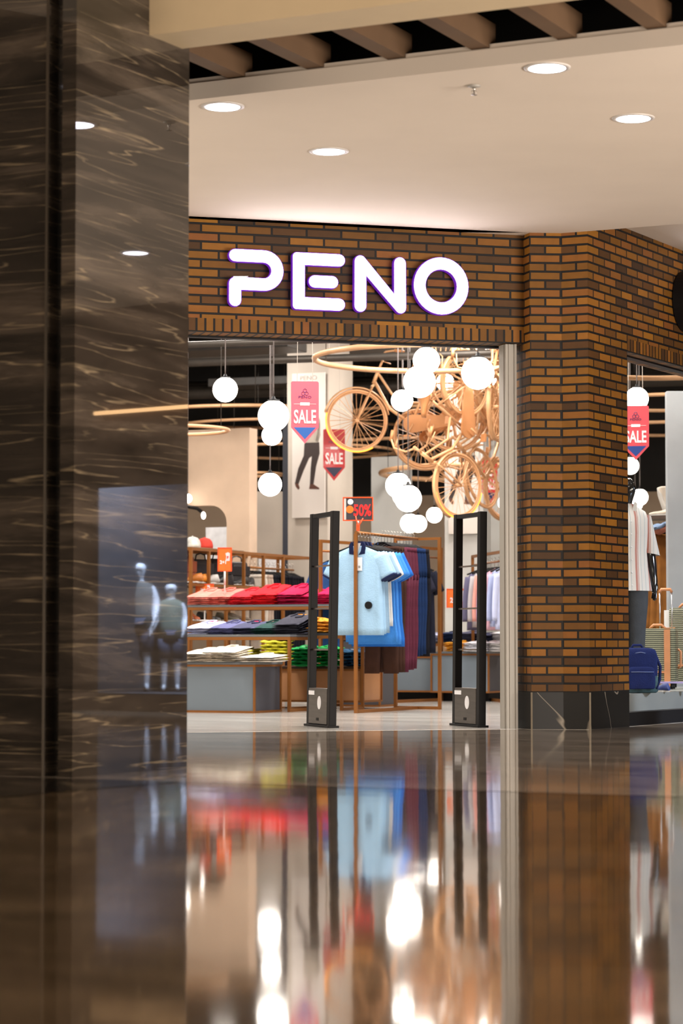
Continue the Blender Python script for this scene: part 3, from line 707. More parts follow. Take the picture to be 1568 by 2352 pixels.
# ---- fashion posters
post_p = mat('poster_paper', (214, 206, 198), 0.6, 0, 0.03, 2)
def poster(Y, px0, px1, py0, py1, rz, label, mirror=1, d=0.0):
    p = at((px0+px1)/2, py0, Y); s = Y/FPX; W = (px1-px0)*s/cos(rz); H = (py1-py0)*s
    r = thing('fashion_poster', label, 'poster', p, rz, 'tall posters hung on the concrete columns')
    m = MB(); m.box((0, 0, -H/2), (W, 0.02, H)); b = m.build('board', post_p, r)
    T = Matrix.Translation((0, -0.011, 0)) @ XZ
    k = H/1.70; f = mirror
    def pr(nm, polys, mt, dd):
        m = MB()
        for P in polys: m.extrude([(f*x*k, z*k) for x, z in P], T, dd)
        m.build(nm, mt, b)
    skin_m = mat('print_skin', (120, 86, 66), 0.6); tr = mat('print_trousers', (50, 38, 34), 0.6); sw = mat('print_sweater', (170, 160, 146), 0.6); sh = mat('print_shoe', (88, 52, 38), 0.6)
    pr('printed_figure', [[(-0.03, -0.46), (0.05, -0.44), (0.12, -0.48), (0.15, -0.62), (0.13, -0.84), (-0.05, -0.84), (-0.06, -0.60)],
                          [(0.12, -0.50), (0.15, -0.56), (0.155, -0.74), (0.12, -0.82), (0.09, -0.80), (0.115, -0.70)]], sw, 0.001)
    pr('printed_trousers', [[(-0.05, -0.82), (0.14, -0.82), (0.145, -0.95), (0.10, -1.10), (0.065, -1.32), (0.02, -1.32), (0.03, -1.12), (0.045, -0.98), (0.01, -1.00), (-0.06, -1.14), (-0.13, -1.31), (-0.175, -1.30), (-0.13, -1.12), (-0.06, -0.97)]], tr, 0.0012)
    pr('printed_shoes', [[(0.02, -1.31), (0.065, -1.31), (0.14, -1.355), (0.14, -1.37), (0.01, -1.365)], [(-0.175, -1.29), (-0.13, -1.30), (-0.11, -1.35), (-0.13, -1.37), (-0.165, -1.33)]], sh, 0.0014)
    pr('printed_head', [[(0.02+0.035*cos(a*pi/8), -0.38+0.05*sin(a*pi/8)) for a in range(16)]], skin_m, 0.001)
    text_mesh('poster_lettering', 'PENO', 0.075, mat('print_grey', (170, 160, 152), 0.6), b, (-0.0, -0.0125, -0.06), sx=1.15)
    return r
poster(28.06, 671, 747, 857, 1191, AI, 'tall fashion poster of walking trousered figure behind the pink sale banner', 1)
poster(28.075, 1030, 1097, 880, 1228, AI, 'tall fashion poster behind the hanging bicycles', 1)

# ================================================================== hanging bicycles
bike_m = mat('copper_bike_paint', (206, 156, 110), 0.4, 0.15, 0.15, 5); bike_d = mat('copper_bike_dark', (184, 126, 78), 0.5, 0.1, 0.12, 5)
glow = mat('orange_light_strip', (255, 170, 70), 0.5, emit=(255, 150, 40), es=2.2)
rubber = mat('copper_tyre', (202, 150, 104), 0.6, 0, 0.1)
def bicycle(label, loc, rot, glow_arc=None, steer=0.0, step=True, scale=1.0):
    """side view in local xz plane, front wheel hub at origin, bicycle runs towards +x"""
    r = thing('hanging_bicycle', label, 'bicycle', loc, group='copper painted bicycles hung from the ceiling'); r.rotation_euler = rot; r.scale = (scale,)*3
    def wheel(x, st=0.0):
        m = MB(); m.tube([(0.325*cos(2*pi*i/56), 0, 0.325*sin(2*pi*i/56)) for i in range(56)], 0.015, 8, closed=True)
        m.tube([(0.303*cos(2*pi*i/56), 0, 0.303*sin(2*pi*i/56)) for i in range(56)], 0.008, 6, closed=True)
        o = m.build('wheel', rubber, r, loc=(x, 0, 0)); o.rotation_euler = (0, 0, st)
        m = MB(); m.tube([(0, -0.045, 0), (0, 0.045, 0)], 0.020, 10); m.tube([(0, -0.06, 0), (0, 0.06, 0)], 0.007, 8); m.build('hub', bike_m, o)
        m = MB()
        for k in range(28):
            a = 2*pi*k/28; sy = 0.03 if k % 2 else -0.03; a2 = a+(0.35 if k % 4 < 2 else -0.35)
            m.tube([(0.018*cos(a2), sy, 0.018*sin(a2)), (0.295*cos(a), 0, 0.295*sin(a))], 0.0030, 4)
        m.build('spokes', bike_m, o)
        return o
    fw = wheel(0, steer)
    if glow_arc:
        a0, a1 = glow_arc; m = MB(); m.tube([(0.338*cos(radians(a0+(a1-a0)*i/30)), -0.006, 0.338*sin(radians(a0+(a1-a0)*i/30))) for i in range(31)], 0.009, 6); m.build('light_strip', glow, fw)
    wheel(1.07)
    hb = Vector((0.19, 0, 0.40)); ht = Vector((0.255, 0, 0.56)); bb = Vector((0.60, 0, -0.04)); st = Vector((0.81, 0, 0.46)); rh = Vector((1.07, 0, 0))
    m = MB()
    m.tube([hb, ht], 0.020, 10); m.tube([hb+Vector((0.01, 0, 0.03)), (0.36, 0, 0.13), bb], 0.017, 10)
    m.tube([ht-Vector((0.01, 0, 0.05)), (0.45, 0, 0.20), (0.70, 0, 0.19)] if step else [ht-Vector((0.01, 0, 0.03)), st-Vector((0.03, 0, 0.06))], 0.014, 8)
    m.tube([bb, st], 0.015, 10)
    for sy in (-0.05, 0.05):
        m.tube([bb+Vector((0, sy*0.5, 0)), rh+Vector((0, sy, 0))], 0.009, 6); m.tube([st-Vector((0.03, -sy*0.3, 0.08)), rh+Vector((0, sy, 0))], 0.008, 6)
    m.tube([bb+Vector((0, -0.04, 0)), bb+Vector((0, 0.04, 0))], 0.024, 10)
    m.build('frame', bike_m, r)
    f = bpy.data.objects.new('fork', None)
    m = MB()
    for sy in (-0.05, 0.05): m.tube([(0, sy, 0), (0.05, sy, 0.10), (0.13, sy*0.9, 0.27), (0.18, sy*0.5, 0.37)], 0.010, 8)
    m.tube([(0.18, -0.04, 0.375), (0.18, 0.04, 0.375)], 0.016, 8); m.build('fork', bike_m, r)
    m = MB(); m.tube([ht, (0.30, 0, 0.66)], 0.012, 8); m.tube([(0.30, 0, 0.66), (0.275, 0, 0.675)], 0.013, 8)
    for sy in (-1, 1):
        m.tube([(0.275, 0, 0.675), (0.25, sy*0.10, 0.685), (0.29, sy*0.24, 0.72), (0.40, sy*0.29, 0.73), (0.47, sy*0.29, 0.715)], 0.011, 8)
    hbar = m.build('handlebar', bike_m, r)
    for sy in (-1, 1):
        m = MB(); m.tube([(0.37, sy*0.289, 0.73), (0.48, sy*0.29, 0.712)], 0.017, 8); m.build('grip', bike_d, hbar)
        m = MB(); m.tube([(0.31, sy*0.25, 0.70), (0.36, sy*0.26, 0.67), (0.44, sy*0.27, 0.645)], 0.006, 6); m.build('brake_lever', bike_m, hbar)
    m = MB()   # saddle
    rings = []
    for x, wd, zt in ((0.62, 0.018, 0.0), (0.66, 0.025, 0.012), (0.74, 0.045, 0.010), (0.82, 0.09, 0.018), (0.88, 0.11, 0.035), (0.92, 0.09, 0.035)):
        rings.append([(x, wd*cos(a), 0.56+zt+0.03*sin(a)) for a in [2*pi*k/12 for k in range(12)]])
    m.loft(rings); m.tube([st, (0.84, 0, 0.55)], 0.011, 8); m.build('saddle', bike_d, r)
    for cx, a0, a1, nm in ((0, 10, 165, 'mudguard'), (1.07, -20, 150, 'mudguard')):
        m = MB(); rings = []
        for i in range(22):
            a = radians(a0+(a1-a0)*i/21); ca, sa = cos(a), sin(a)
            rings.append([(cx+q*ca, y, q*sa) for q, y in ((0.352, -0.027), (0.364, -0.013), (0.368, 0), (0.364, 0.013), (0.352, 0.027), (0.349, 0.02), (0.361, 0), (0.349, -0.02))])
        m.loft(rings); m.build(nm, bike_m, r)
    m = MB(); P = arc(0.60, -0.04, 0.10, 90, 270, 12)+arc(1.07, 0, 0.05, -90, 90, 8)
    m.extrude(P, Matrix.Translation((0, -0.035, 0)) @ XZ, 0.02); m.build('chain_case', bike_d, r)
    m = MB(); m.tube([(0.60, -0.09, -0.04), (0.52, -0.095, -0.18)], 0.009, 6); m.tube([(0.60, 0.07, -0.04), (0.68, 0.075, 0.10)], 0.009, 6); cr = m.build('crank', bike_m, r)
    for x, y, z in ((0.52, -0.14, -0.18), (0.68, 0.12, 0.10)):
        m = MB(); m.box((x, y, z), (0.085, 0.07, 0.022), bev=0.004); m.build('pedal', bike_d, cr)
    m = MB()   # rear rack
    for sy in (-0.06, 0.06): m.tube([(0.86, sy, 0.40), (1.28, sy, 0.42), (1.31, sy*0.3, 0.42)], 0.006, 6); m.tube([(1.07, sy, 0), (1.15, sy, 0.41)], 0.005, 6)
    for x in (0.92, 1.02, 1.12, 1.22): m.tube([(x, -0.06, 0.405), (x, 0.06, 0.405)], 0.005, 6)
    m.build('luggage_rack', bike_m, r)
    m = MB(); wm = r.matrix_basis
    m.tube([(0.45, 0, 0.1), (0.45, 0, 0.1001)], 0.001, 3); m.bm.free()
    return r
def bk(px, py, Y): return at(px, py, Y)
bicycle('hanging bicycle shown side-on, its front wheel at the left of the cluster', bk(819, 966, 26.0), (0, radians(-1), radians(10)), (165, 300))
bicycle('hanging bicycle nose down, its glowing front wheel lowest, left of the right gate', bk(1052, 1115, 25.0), (0, radians(-84), radians(42)), (110, 265), scale=1.0)
bicycle('hanging bicycle nose down, second from the left of the low wheels', bk(1106, 1098, 26.0), (radians(4), radians(-80), radians(52)), None, 0.2)
bicycle('hanging bicycle nose down at the door jamb, its front wheel low', bk(1152, 1122, 27.0), (radians(-4), radians(-96), radians(58)), None)
bicycle('hanging bicycle seen almost edge-on at the top right with a lit tyre', bk(1139, 935, 24.6), (0, radians(-86), radians(74)), (90, 170))
bicycle('hanging bicycle tilted high in the cluster behind the upper globe lamps', bk(1010, 850, 28.0), (radians(-12), radians(12), radians(-20)), None)
bicycle('hanging bicycle crossing the middle of the cluster, tipped backwards', bk(1130, 905, 26.8), (radians(14), radians(150), radians(30)), None)
m = MB(); p = at(1000, 830, 26); m.tube([at(990, 832, 26.5), at(1240, 800, 24.5)], 0.035, 10)
o = m.build('bicycle_rail', mat('white_pipe', (205, 208, 205), 0.4, 0.3)); tag(o, 'white pipe above the hanging bicycles that they hang from', 'rail')
for k, px in enumerate((1010, 1075, 1150)):
    pass
# ================================================================== SHOP FURNITURE
copper = mat('copper_brown_metal', (150, 96, 46), 0.35, 0.45, 0.10, 6)
greyp = mat('blue_grey_panel', (118, 130, 140), 0.5, 0, 0.04, 2); dgrey = mat('charcoal_panel', (72, 72, 78), 0.5, 0, 0.05, 2); topg = mat('grey_top', (104, 108, 112), 0.35, 0, 0.05, 3)
tanp = mat('tan_gloss_panel', (196, 142, 100), 0.14, 0, 0.05, 2)
def podium(label, px, py, Y, wf, ws, H, z0=0.0, side=dgrey, front=greyp, top=topg, foot=False):
    """podium whose front right bottom corner stands at photo px; local x right, y back"""
    p = Vector((X_at(px, Y, z0), Y, 0.002))
    r = thing('display_podium', label, 'podium', p, AI)
    t = 0.018
    m = MB(); m.box((-wf/2, t+0.002, z0+(H-z0)/2), (wf-2*t, 0.012, H-z0-2*t)); m.build('front_panel', front, r)
    m = MB(); m.box((-t-0.002, ws/2, z0+(H-z0)/2), (0.012, ws-2*t, H-z0-2*t)); m.build('side_panel', side, r)
    m = MB(); m.box((-wf+t, ws/2, z0+(H-z0)/2), (0.012, ws-2*t, H-z0-2*t)); m.box((-wf/2, ws-t, z0+(H-z0)/2), (wf-2*t, 0.012, H-z0-2*t)); m.build('rear_panel', side, r)
    m = MB()
    for x in (-t/2, -wf+t/2):
        for y in (t/2, ws-t/2): m.box((x, y, z0+(H-z0)/2), (t, t, H-z0))
    for y in (t/2, ws-t/2):
        for z in (z0+t/2, H-t/2): m.box((-wf/2, y, z), (wf-2*t, t, t))
    for x in (-t/2, -wf+t/2):
        for z in (z0+t/2, H-t/2): m.box((x, ws/2, z), (t, ws-2*t, t))
    m.build('frame', copper, r)
    m = MB(); m.box((-wf/2, ws/2, H+0.012), (wf+0.01, ws+0.01, 0.022), bev=0.002); m.build('top_board', top, r)
    if foot:
        m = MB(); m.box((-wf/2, ws/2+0.05, z0/2), (wf-0.1, ws-0.15, z0)); m.build('plinth', blackm, r)
    return r
def table(label, px, Y, wf, ws, H, top=topg):
    p = Vector((X_at(px, Y, 0.3), Y, 0.002)); r = thing('display_table', label, 'table', p, AI); t = 0.026
    m = MB(); m.box((-wf/2, ws/2, H-0.010), (wf, ws, 0.020), bev=0.002); m.build('table_top', top, r)
    m = MB()
    for y in (t/2, ws-t/2): m.box((-wf/2, y, H-0.035), (wf-2*t, t, 0.028)); 
    for x in (-t/2, -wf+t/2): m.box((x, ws/2, H-0.035), (t, ws-2*t, 0.028))
    m.build('frame', copper, r)
    for x in (-t/2, -wf+t/2): m = MB(); m.box((x, ws/2, t/2), (t, ws-2*t, t)); m.build('floor_bar', copper, r)
    for x in (-t/2, -wf+t/2):
        for y in (t/2, ws-t/2): m = MB(); m.box((x, y, (H-0.021)/2), (t, t, H-0.021)); m.build('leg', copper, r)
    return r
tB = podium('low blue-grey display podium holding the cream shirts, at the foot of the left tables', 585, 1638, 21.1, 1.5, 0.55, 0.42)
tA = table('middle display table with navy and black shirts, left of the anti-theft gate', 666, 21.45, 1.9, 0.55, 0.685)
tC = table('tallest display table holding the red shirts', 768, 23.35, 1.6, 0.5, 0.985)
tP = podium('glossy tan podium under the green shirts', 830, 1628, 22.4, 1.25, 0.5, 0.37, 0.06, tanp, tanp, mat('dark_brown_top', (60, 42, 28), 0.3))
tD = table('small display table with amber shirts behind the left gate', 786, 21.9, 0.55, 0.5, 0.70, mat('dark_top', (52, 54, 58), 0.35))
tE = podium('charcoal podium behind the clothes rack post', 873, 1624, 23.2, 0.42, 0.4, 0.66, 0, dgrey, dgrey)
tF = podium('blue-grey podium left of the right gate, under the trousers', 1000, 1590, 25.7, 0.62, 0.7, 0.47, 0.09, dgrey, greyp, foot=True)
tG = podium('blue-grey podium with orange and white shirts behind the right gate', 1123, 1592, 25.3, 0.66, 0.7, 0.50, 0.09, dgrey, greyp, foot=True)

# ---- folded shirts: each shirt an object; a stack is wedge shaped, thicker at the collar
def shirt_mesh(name, w, d, tf, tb, seed, mt, loose=0.0):
    rr = random.Random(seed); NX, NY = 14, 10; m = MB(); g = {}
    def H(u, v, top):
        e = min(1, (1-abs(2*u-1)**5)**0.5+0.001)*min(1, (1-abs(2*v-1)**6)**0.5+0.001)
        th = tf+(tb-tf)*v
        wob = 0.0035*sin(u*9+seed)+0.003*sin(v*7+seed*2)+loose*sin(u*14+seed*3)
        return (th*0.5*(1+e)+wob*e) if top else th*0.5*(1-e)*0.9+wob*0.4
    V = {}
    for top in (0, 1):
        for i in range(NX+1):
            for j in range(NY+1):
                u, v = i/NX, j/NY
                if top == 0 and (i in (0, NX) or j in (0, NY)): V[(0, i, j)] = V.get((0, i, j)) or m.bm.verts.new(((u-0.5)*w, v*d, H(u, v, 0)+0.001)); continue
                V[(top, i, j)] = m.bm.verts.new(((u-0.5)*w+0.004*sin(v*11+seed), v*d+0.004*sin(u*8+seed), H(u, v, top)))
    for top in (0, 1):
        for i in range(NX):
            for j in range(NY):
                q = [V[(top, i, j)], V[(top, i+1, j)], V[(top, i+1, j+1)], V[(top, i, j+1)]]
                f = m.bm.faces.new(q if top else q[::-1]); f.smooth = True
    ed = [(i, 0) for i in range(NX+1)]+[(NX, j) for j in range(1, NY+1)]+[(i, NY) for i in range(NX-1, -1, -1)]+[(0, j) for j in range(NY-1, 0, -1)]
    for k in range(len(ed)):
        a, b = ed[k], ed[(k+1) % len(ed)]
        f = m.bm.faces.new((V[(0, *a)], V[(0, *b)], V[(1, *b)], V[(1, *a)])); f.smooth = True
    bmesh.ops.recalc_face_normals(m.bm, faces=m.bm.faces[:])
    me = bpy.data.meshes.new(name); m.bm.to_mesh(me); m.bm.free(); me.materials.append(mt); return me
PILE = [0]
def pile(px, Y, z, n, col, cname, where, w=0.27, d=0.30, tf=0.014, tb=0.028, rz=None, kind='folded_shirt', loose=0.0, topcol=None, word='shirt', tagc=None):
    """n folded shirts; where = phrase that singles the stack out"""
    PILE[0] += 1; mt = cloth('cloth_%d_%d_%d' % col, col)
    x = X_at(px, Y, z); rz = AI if rz is None else rz
    me = [shirt_mesh('folded_shirt', w, d, tf, tb, PILE[0]*3+k, mt, loose) for k in range(2)]
    dl = atan((tb-tf)/d)
    for k in range(n):
        r = bpy.data.objects.new(kind, me[k % 2]); C.objects.link(r)
        r.location = (x+R.uniform(-.006, .006), Y+R.uniform(-.006, .006), z+0.001+k*tf*1.0)
        r.rotation_euler = Euler((k*dl, 0, rz+R.uniform(-.05, .05)))
        if k == n-1:
            tag(r, '%s folded %s topping the %s' % (cname, word, where), 'folded clothes')
            if topcol: r.data = me[k % 2].copy(); r.data.materials[0] = cloth('cloth_%d_%d_%d' % topcol, topcol)
            m = MB(); zc = tf+(tb-tf)*0.8
            m.tube([(-0.055, d*0.62, zc+0.001), (-0.035, d*0.9, zc+0.008), (0.035, d*0.9, zc+0.008), (0.055, d*0.62, zc+0.001), (0.0, d*0.55, zc)], 0.007, 6)
            m.build('collar', mt, r)
            if tagc:
                m = MB(); m.box((0.02, d*0.22, tf+0.010), (0.05, 0.03, 0.002)); m.build('size_sticker', paper, r)
        else: tag(r, '%s folded %s lower in the %s' % (cname, word, where), 'folded clothes', 'folded %s %ss, %s' % (cname, word, where))
# tall table: the red row
for px, col, cn_, wh, n in [(452, (255, 150, 136), 'salmon', 'stack at the column end of the tall table', 5), (497, (255, 130, 118), 'light coral', 'second stack along the tall table', 5),
                            (548, (240, 44, 56), 'bright red', 'third stack along the tall table', 5), (602, (246, 32, 44), 'vivid red', 'middle stack of the tall table', 6),
                            (665, (186, 26, 74), 'crimson', 'stack left of the raspberry ones', 6), (718, (200, 24, 76), 'dark raspberry', 'stack just left of the left gate', 5),
                            (757, (214, 30, 84), 'raspberry', 'stack seen through the left gate', 6)]:
    Yv = 23.38+(768-px)*0.0018
    pile(px, Yv+0.03, 0.988, n, col, cn_, wh, w=0.285, d=0.40, tf=0.017, tb=0.036)
for px, col, cn_, wh, n in [(450, (196, 200, 228), 'pale lilac', 'stack at the column end of the middle table', 4), (505, (96, 98, 140), 'slate blue', 'second stack on the middle table', 4),
                            (556, (70, 72, 100), 'dusty navy', 'third stack on the middle table', 4), (600, (30, 66, 62), 'dark teal', 'fourth stack on the middle table', 4), (655, (56, 56, 68), 'charcoal', 'high stack at the right end of the middle table', 6)]:
    pile(px, 21.60+(666-px)*0.0019, 0.687, n, col, cn_, wh, w=0.27, d=0.36, tf=0.016, tb=0.033)
pile(470, 22.22, 0.687, 4, (236, 74, 124), 'hot pink', 'stack behind the pale lilac one', w=0.25, d=0.2, tf=0.022, tb=0.03); pile(572, 22.12, 0.687, 4, (240, 80, 130), 'hot pink', 'stack behind the slate blue one', w=0.25, d=0.2, tf=0.022, tb=0.03)
pile(635, 22.05, 0.70, 4, (176, 160, 196), 'lilac', 'stack behind the charcoal one', w=0.2, tf=0.018, tb=0.032)
for px, Yv, z, col, cn_, wh, n in [(715, 22.10, 0.702, (224, 150, 48), 'amber', 'stack on the small table left of the gate', 5), (757, 22.1, 0.702, (226, 152, 50), 'ochre', 'stack on the small table seen through the gate', 4)]:
    pile(px, Yv-0.05, z, n, col, cn_, wh, w=0.18, d=0.26, tf=0.030, tb=0.033, rz=radians(30), loose=0.008)
for px, Yv, z, col, cn_, wh, n in [(452, 21.30, 0.445, (244, 232, 216), 'ivory', 'stack at the column end of the low podium', 5), (500, 21.22, 0.445, (228, 218, 200), 'cream', 'middle stack of the low podium', 6), (584, 21.05, 0.445, (226, 216, 202), 'stone white', 'flat stack at the low podium corner', 3)]:
    pile(px, Yv, z, n, col, cn_, wh, w=0.33, d=0.36, tf=0.015, tb=0.024)
pile(545, 21.62, 0.445, 5, (220, 212, 70), 'pale yellow', 'stack behind the cream one on the low podium', w=0.24, tf=0.02, tb=0.024, loose=0.004, tagc=1)
for px, Yv, z, col, cn_, wh, n in [(627, 21.50, 0.46, (226, 222, 74), 'lime yellow', 'crumpled stack ending the low podium', 6), (690, 22.45, 0.395, (22, 150, 74), 'bright green', 'stack seen between the table legs', 6),
                               (748, 22.50, 0.395, (24, 154, 70), 'emerald', 'stack behind the left gate foot', 6), (805, 22.50, 0.395, (22, 70, 104), 'petrol blue', 'stack right of the green ones', 5)]:
    pile(px, Yv, z, n, col, cn_, wh, w=0.25, d=0.26, tf=0.029, tb=0.031, rz=radians(-14), loose=0.009, tagc=1)
for px, Yv, z, col, cn_, wh, n in [(1042, 25.45, 0.525, (230, 162, 50), 'orange yellow', 'stack on the podium left of the right gate', 5), (1088, 25.25, 0.525, (232, 232, 238), 'white', 'stack seen through the right gate', 5), (1122, 25.3, 0.525, (240, 238, 238), 'bright white', 'stack at the corner right of the right gate', 5)]:
    pile(px, Yv, z, n, col, cn_, wh, w=0.25, d=0.28, tf=0.019, tb=0.021, loose=0.003)
for px, Yv, z, col, cn_, wh, n in [(985, 26.6, 0.63, (180, 184, 210), 'pale blue', 'stack half hidden by the rack post', 4), (1030, 26.5, 0.63, (32, 44, 78), 'dark navy', 'upper row stack left of the right gate', 5), (1070, 26.45, 0.63, (74, 74, 96), 'slate', 'upper row stack behind the gate post', 5), (1108, 26.4, 0.63, (60, 62, 88), 'indigo grey', 'upper row stack inside the gate', 4), (1146, 26.35, 0.63, (230, 228, 232), 'soft white', 'upper row stack next to the door jamb', 5)]:
    pile(px, Yv, z, n, col, cn_, wh, w=0.22, d=0.28, tf=0.019, tb=0.022)
tI = table('rear table carrying the navy and white shirt stacks behind the right gate', 1200, 26.2, 1.45, 0.6, 0.628, mat('dark_top', (52, 54, 58), 0.35))

# ---- sign stands
orange = mat('orange_frame', (236, 84, 38), 0.35, 0, 0.03); opl = mat('orange_print', (240, 116, 36), 0.45, 0, 0.10, 20); redp = mat('red_print', (226, 40, 40), 0.5, 0, 0.03)
def offer_sign(label, px, py, wpx, hpx, Y, body, text, tsize, post_z, kind, rz=0.0):
    s = Y/FPX; W, H = wpx*s, hpx*s; p = at(px, py, Y)
    r = thing('offer_sign', label, 'sign', (p.x, Y, post_z), rz)
    zc = p.z-post_z
    m = MB(); m.frame(-W/2, W/2, zc-H/2, zc+H/2, 0.009, 0, 0.012); m.build('sign_frame', orange, r)
    m = MB(); m.box((0, 0.002, zc), (W-0.014, 0.004, H-0.014)); b = m.build('sign_card', body, r)
    if kind == 'pct':
        m = MB(); m.box((-W*0.43, -0.001, zc), (W*0.07, 0.002, H-0.02)); m.build('card_strip', mat('print_pale', (200, 200, 196), 0.5), b)
        text_mesh('lettering', '50%', H*0.66, redp, b, (W*0.14, -0.002, zc-H*0.08), sx=W*0.68/(H*0.66*1.95), bold=0.004)
        m = MB(); m.extrude([(x, y) for x, y in disc_poly(H*0.16, 16, -W*0.27, zc-H*0.02)], Matrix.Translation((0, -0.001, 0)) @ XZ, 0.001); m.build('printed_bulb', opl, b)
        m = MB(); m.extrude([(x, y) for x, y in disc_poly(H*0.12, 12, -W*0.25, zc+H*0.30)], Matrix.Translation((0, -0.001, 0)) @ XZ, 0.001); m.build('printed_cloud', paper, b)
    else:
        text_mesh('lettering', '2+1', H*0.36 if W > H*0.9 else H*0.20, paper, b, (-W*0.10, -0.002, zc-H*0.12), bold=0.002, sx=0.9)
        m = MB(); q = min(W, H)
        m.extrude([(x+W*0.2, y+zc+H*0.1) for x, y in [(-.16*q, .26*q), (.02*q, .34*q), (.16*q, .26*q), (.14*q, -.26*q), (-.14*q, -.28*q), (-.10*q, .05*q)]], Matrix.Translation((0, -0.001, 0)) @ XZ, 0.001); m.build('printed_shirt', mat('print_grey_white', (214, 212, 214), 0.5), b)
        text_mesh('lettering', 'P', q*0.22, redp, b, (W*0.2, -0.0035, zc+H*0.08), bold=0.002)
    m = MB(); m.tube([(0, 0.0, 0.01), (0, 0.0, zc-H/2)], 0.007, 8); m.tube([(0, 0, (zc-H/2)*0.6), (0, 0, zc-H/2)], 0.010, 8); m.build('sign_pole', mat('white_pole', (216, 214, 210), 0.4), r)
    m = MB(); m.box((0, 0, 0.006), (0.10, 0.10, 0.012), bev=0.002); m.build('sign_foot', paper, r)
offer_sign('upright orange 2+1 sign on a white pole standing among the red shirts', 516, 1285, 33, 55, 23.95, opl, '2+1', 1, 0.988, 'o', radians(5))
offer_sign('orange 2+1 sign on a thin pole left of the right gate', 1049, 1374, 48, 44, 25.9, opl, '2+1', 1, 0.64, 'o', radians(-3))
offer_sign('small orange sign lying low behind the coral shirts', 470, 1352, 42, 22, 25.0, opl, '2+1', 1, 0.84, 'o')

# ---- clothes rack in the doorway
RB = Vector((X_at(817, 21.1, 0.6), 21.1)); ak = radians(66); rd = Vector((cos(ak), sin(ak)))
rack = thing('clothes_rack', 'tall copper brown clothes rack hung with polo shirts and trousers', 'clothes rack', (RB.x, RB.y, 0.002), ak)
RL = 1.42; RH = 1.585
# local x along rail (away), y left
m = MB(); m.box((0, 0, RH/2-0.012), (0.028, 0.028, RH-0.024)); m.build('front_post', copper, rack)
for sy in (-0.22, 0.22): m = MB(); m.box((RL, sy, RH/2-0.012), (0.028, 0.028, RH-0.024)); m.build('rear_post', copper, rack)
m = MB(); m.box((RL, 0, RH-0.012), (0.028, 0.468, 0.024)); m.build('rear_bar', copper, rack)
m = MB(); m.tube([(0, 0, RH-0.012), (RL, 0, RH-0.012)], 0.014, 10); m.build('hanging_rail', copper, rack)
m = MB(); m.box((RL/2, 0, 0.014), (RL-0.04, 0.028, 0.028)); m.box((RL, 0, 0.014), (0.028, 0.41, 0.028)); m.build('base_bar', copper, rack)
# percent sign clipped on the rack's front post
p = at(822, 1169, 21.2)
offer_sign('orange framed 50 percent sign on top of the clothes rack', 822, 1169, 70, 55, 21.10, mat('print_charcoal', (52, 52, 58), 0.5, 0, 0.15, 14), '50%', 1, RH+0.035, 'pct', radians(-4))
for o in [x for x in C.objects if x.get('label', '').startswith('orange framed 50')]:
    for ch in [c for c in C.objects if c.parent == o and c.name.startswith('sign_foot')]: bpy.data.objects.remove(ch)
    m = MB(); m.box((0, 0, 0.0), (0.03, 0.03, 0.06), bev=0.004); m.tube([(0, -0.01, 0.0), (-0.02, -0.01, 0.10)], 0.006, 6); m.tube([(0, -0.01, 0.0), (0.045, -0.01, 0.08)], 0.006, 6); m.build('clip', orange, o)

def ring(cx, cz, hw, hd, n=20, y0=0.0, rip=0.0, k=6, ph=0.0, tilt=0.0):
    P = []
    for i in range(n):
        a = 2*pi*i/n; c_, s_ = cos(a), sin(a)
        x = cx+hw*math.copysign(abs(c_)**0.8, c_); y = y0+hd*math.copysign(abs(s_)**0.9, s_)+rip*sin(k*a+ph)
        P.append((x, y, cz+tilt*(x-cx)))
    return P
def hanger(r, zt, w=0.19):
    m = MB(); m.tube([(-w, 0, zt-0.075), (-0.03, 0, zt-0.02), (0.03, 0, zt-0.02), (w, 0, zt-0.075)], 0.009, 6); h = m.build('hanger', blackm, r)
    m = MB(); P = [(0, 0, zt-0.02), (0, 0, zt+0.05)]+[(0.0, 0.017*(1-cos(a))*1.0*0+0.0, 0) for a in []]
    z0 = zt+0.05
    for i in range(9): a = radians(-60+240*i/8); P.append((0.018*sin(a)+0.0, 0.0, z0+0.022-0.018*cos(a)))
    m.tube(P, 0.0022, 5); m.build('hook', chrome, h)
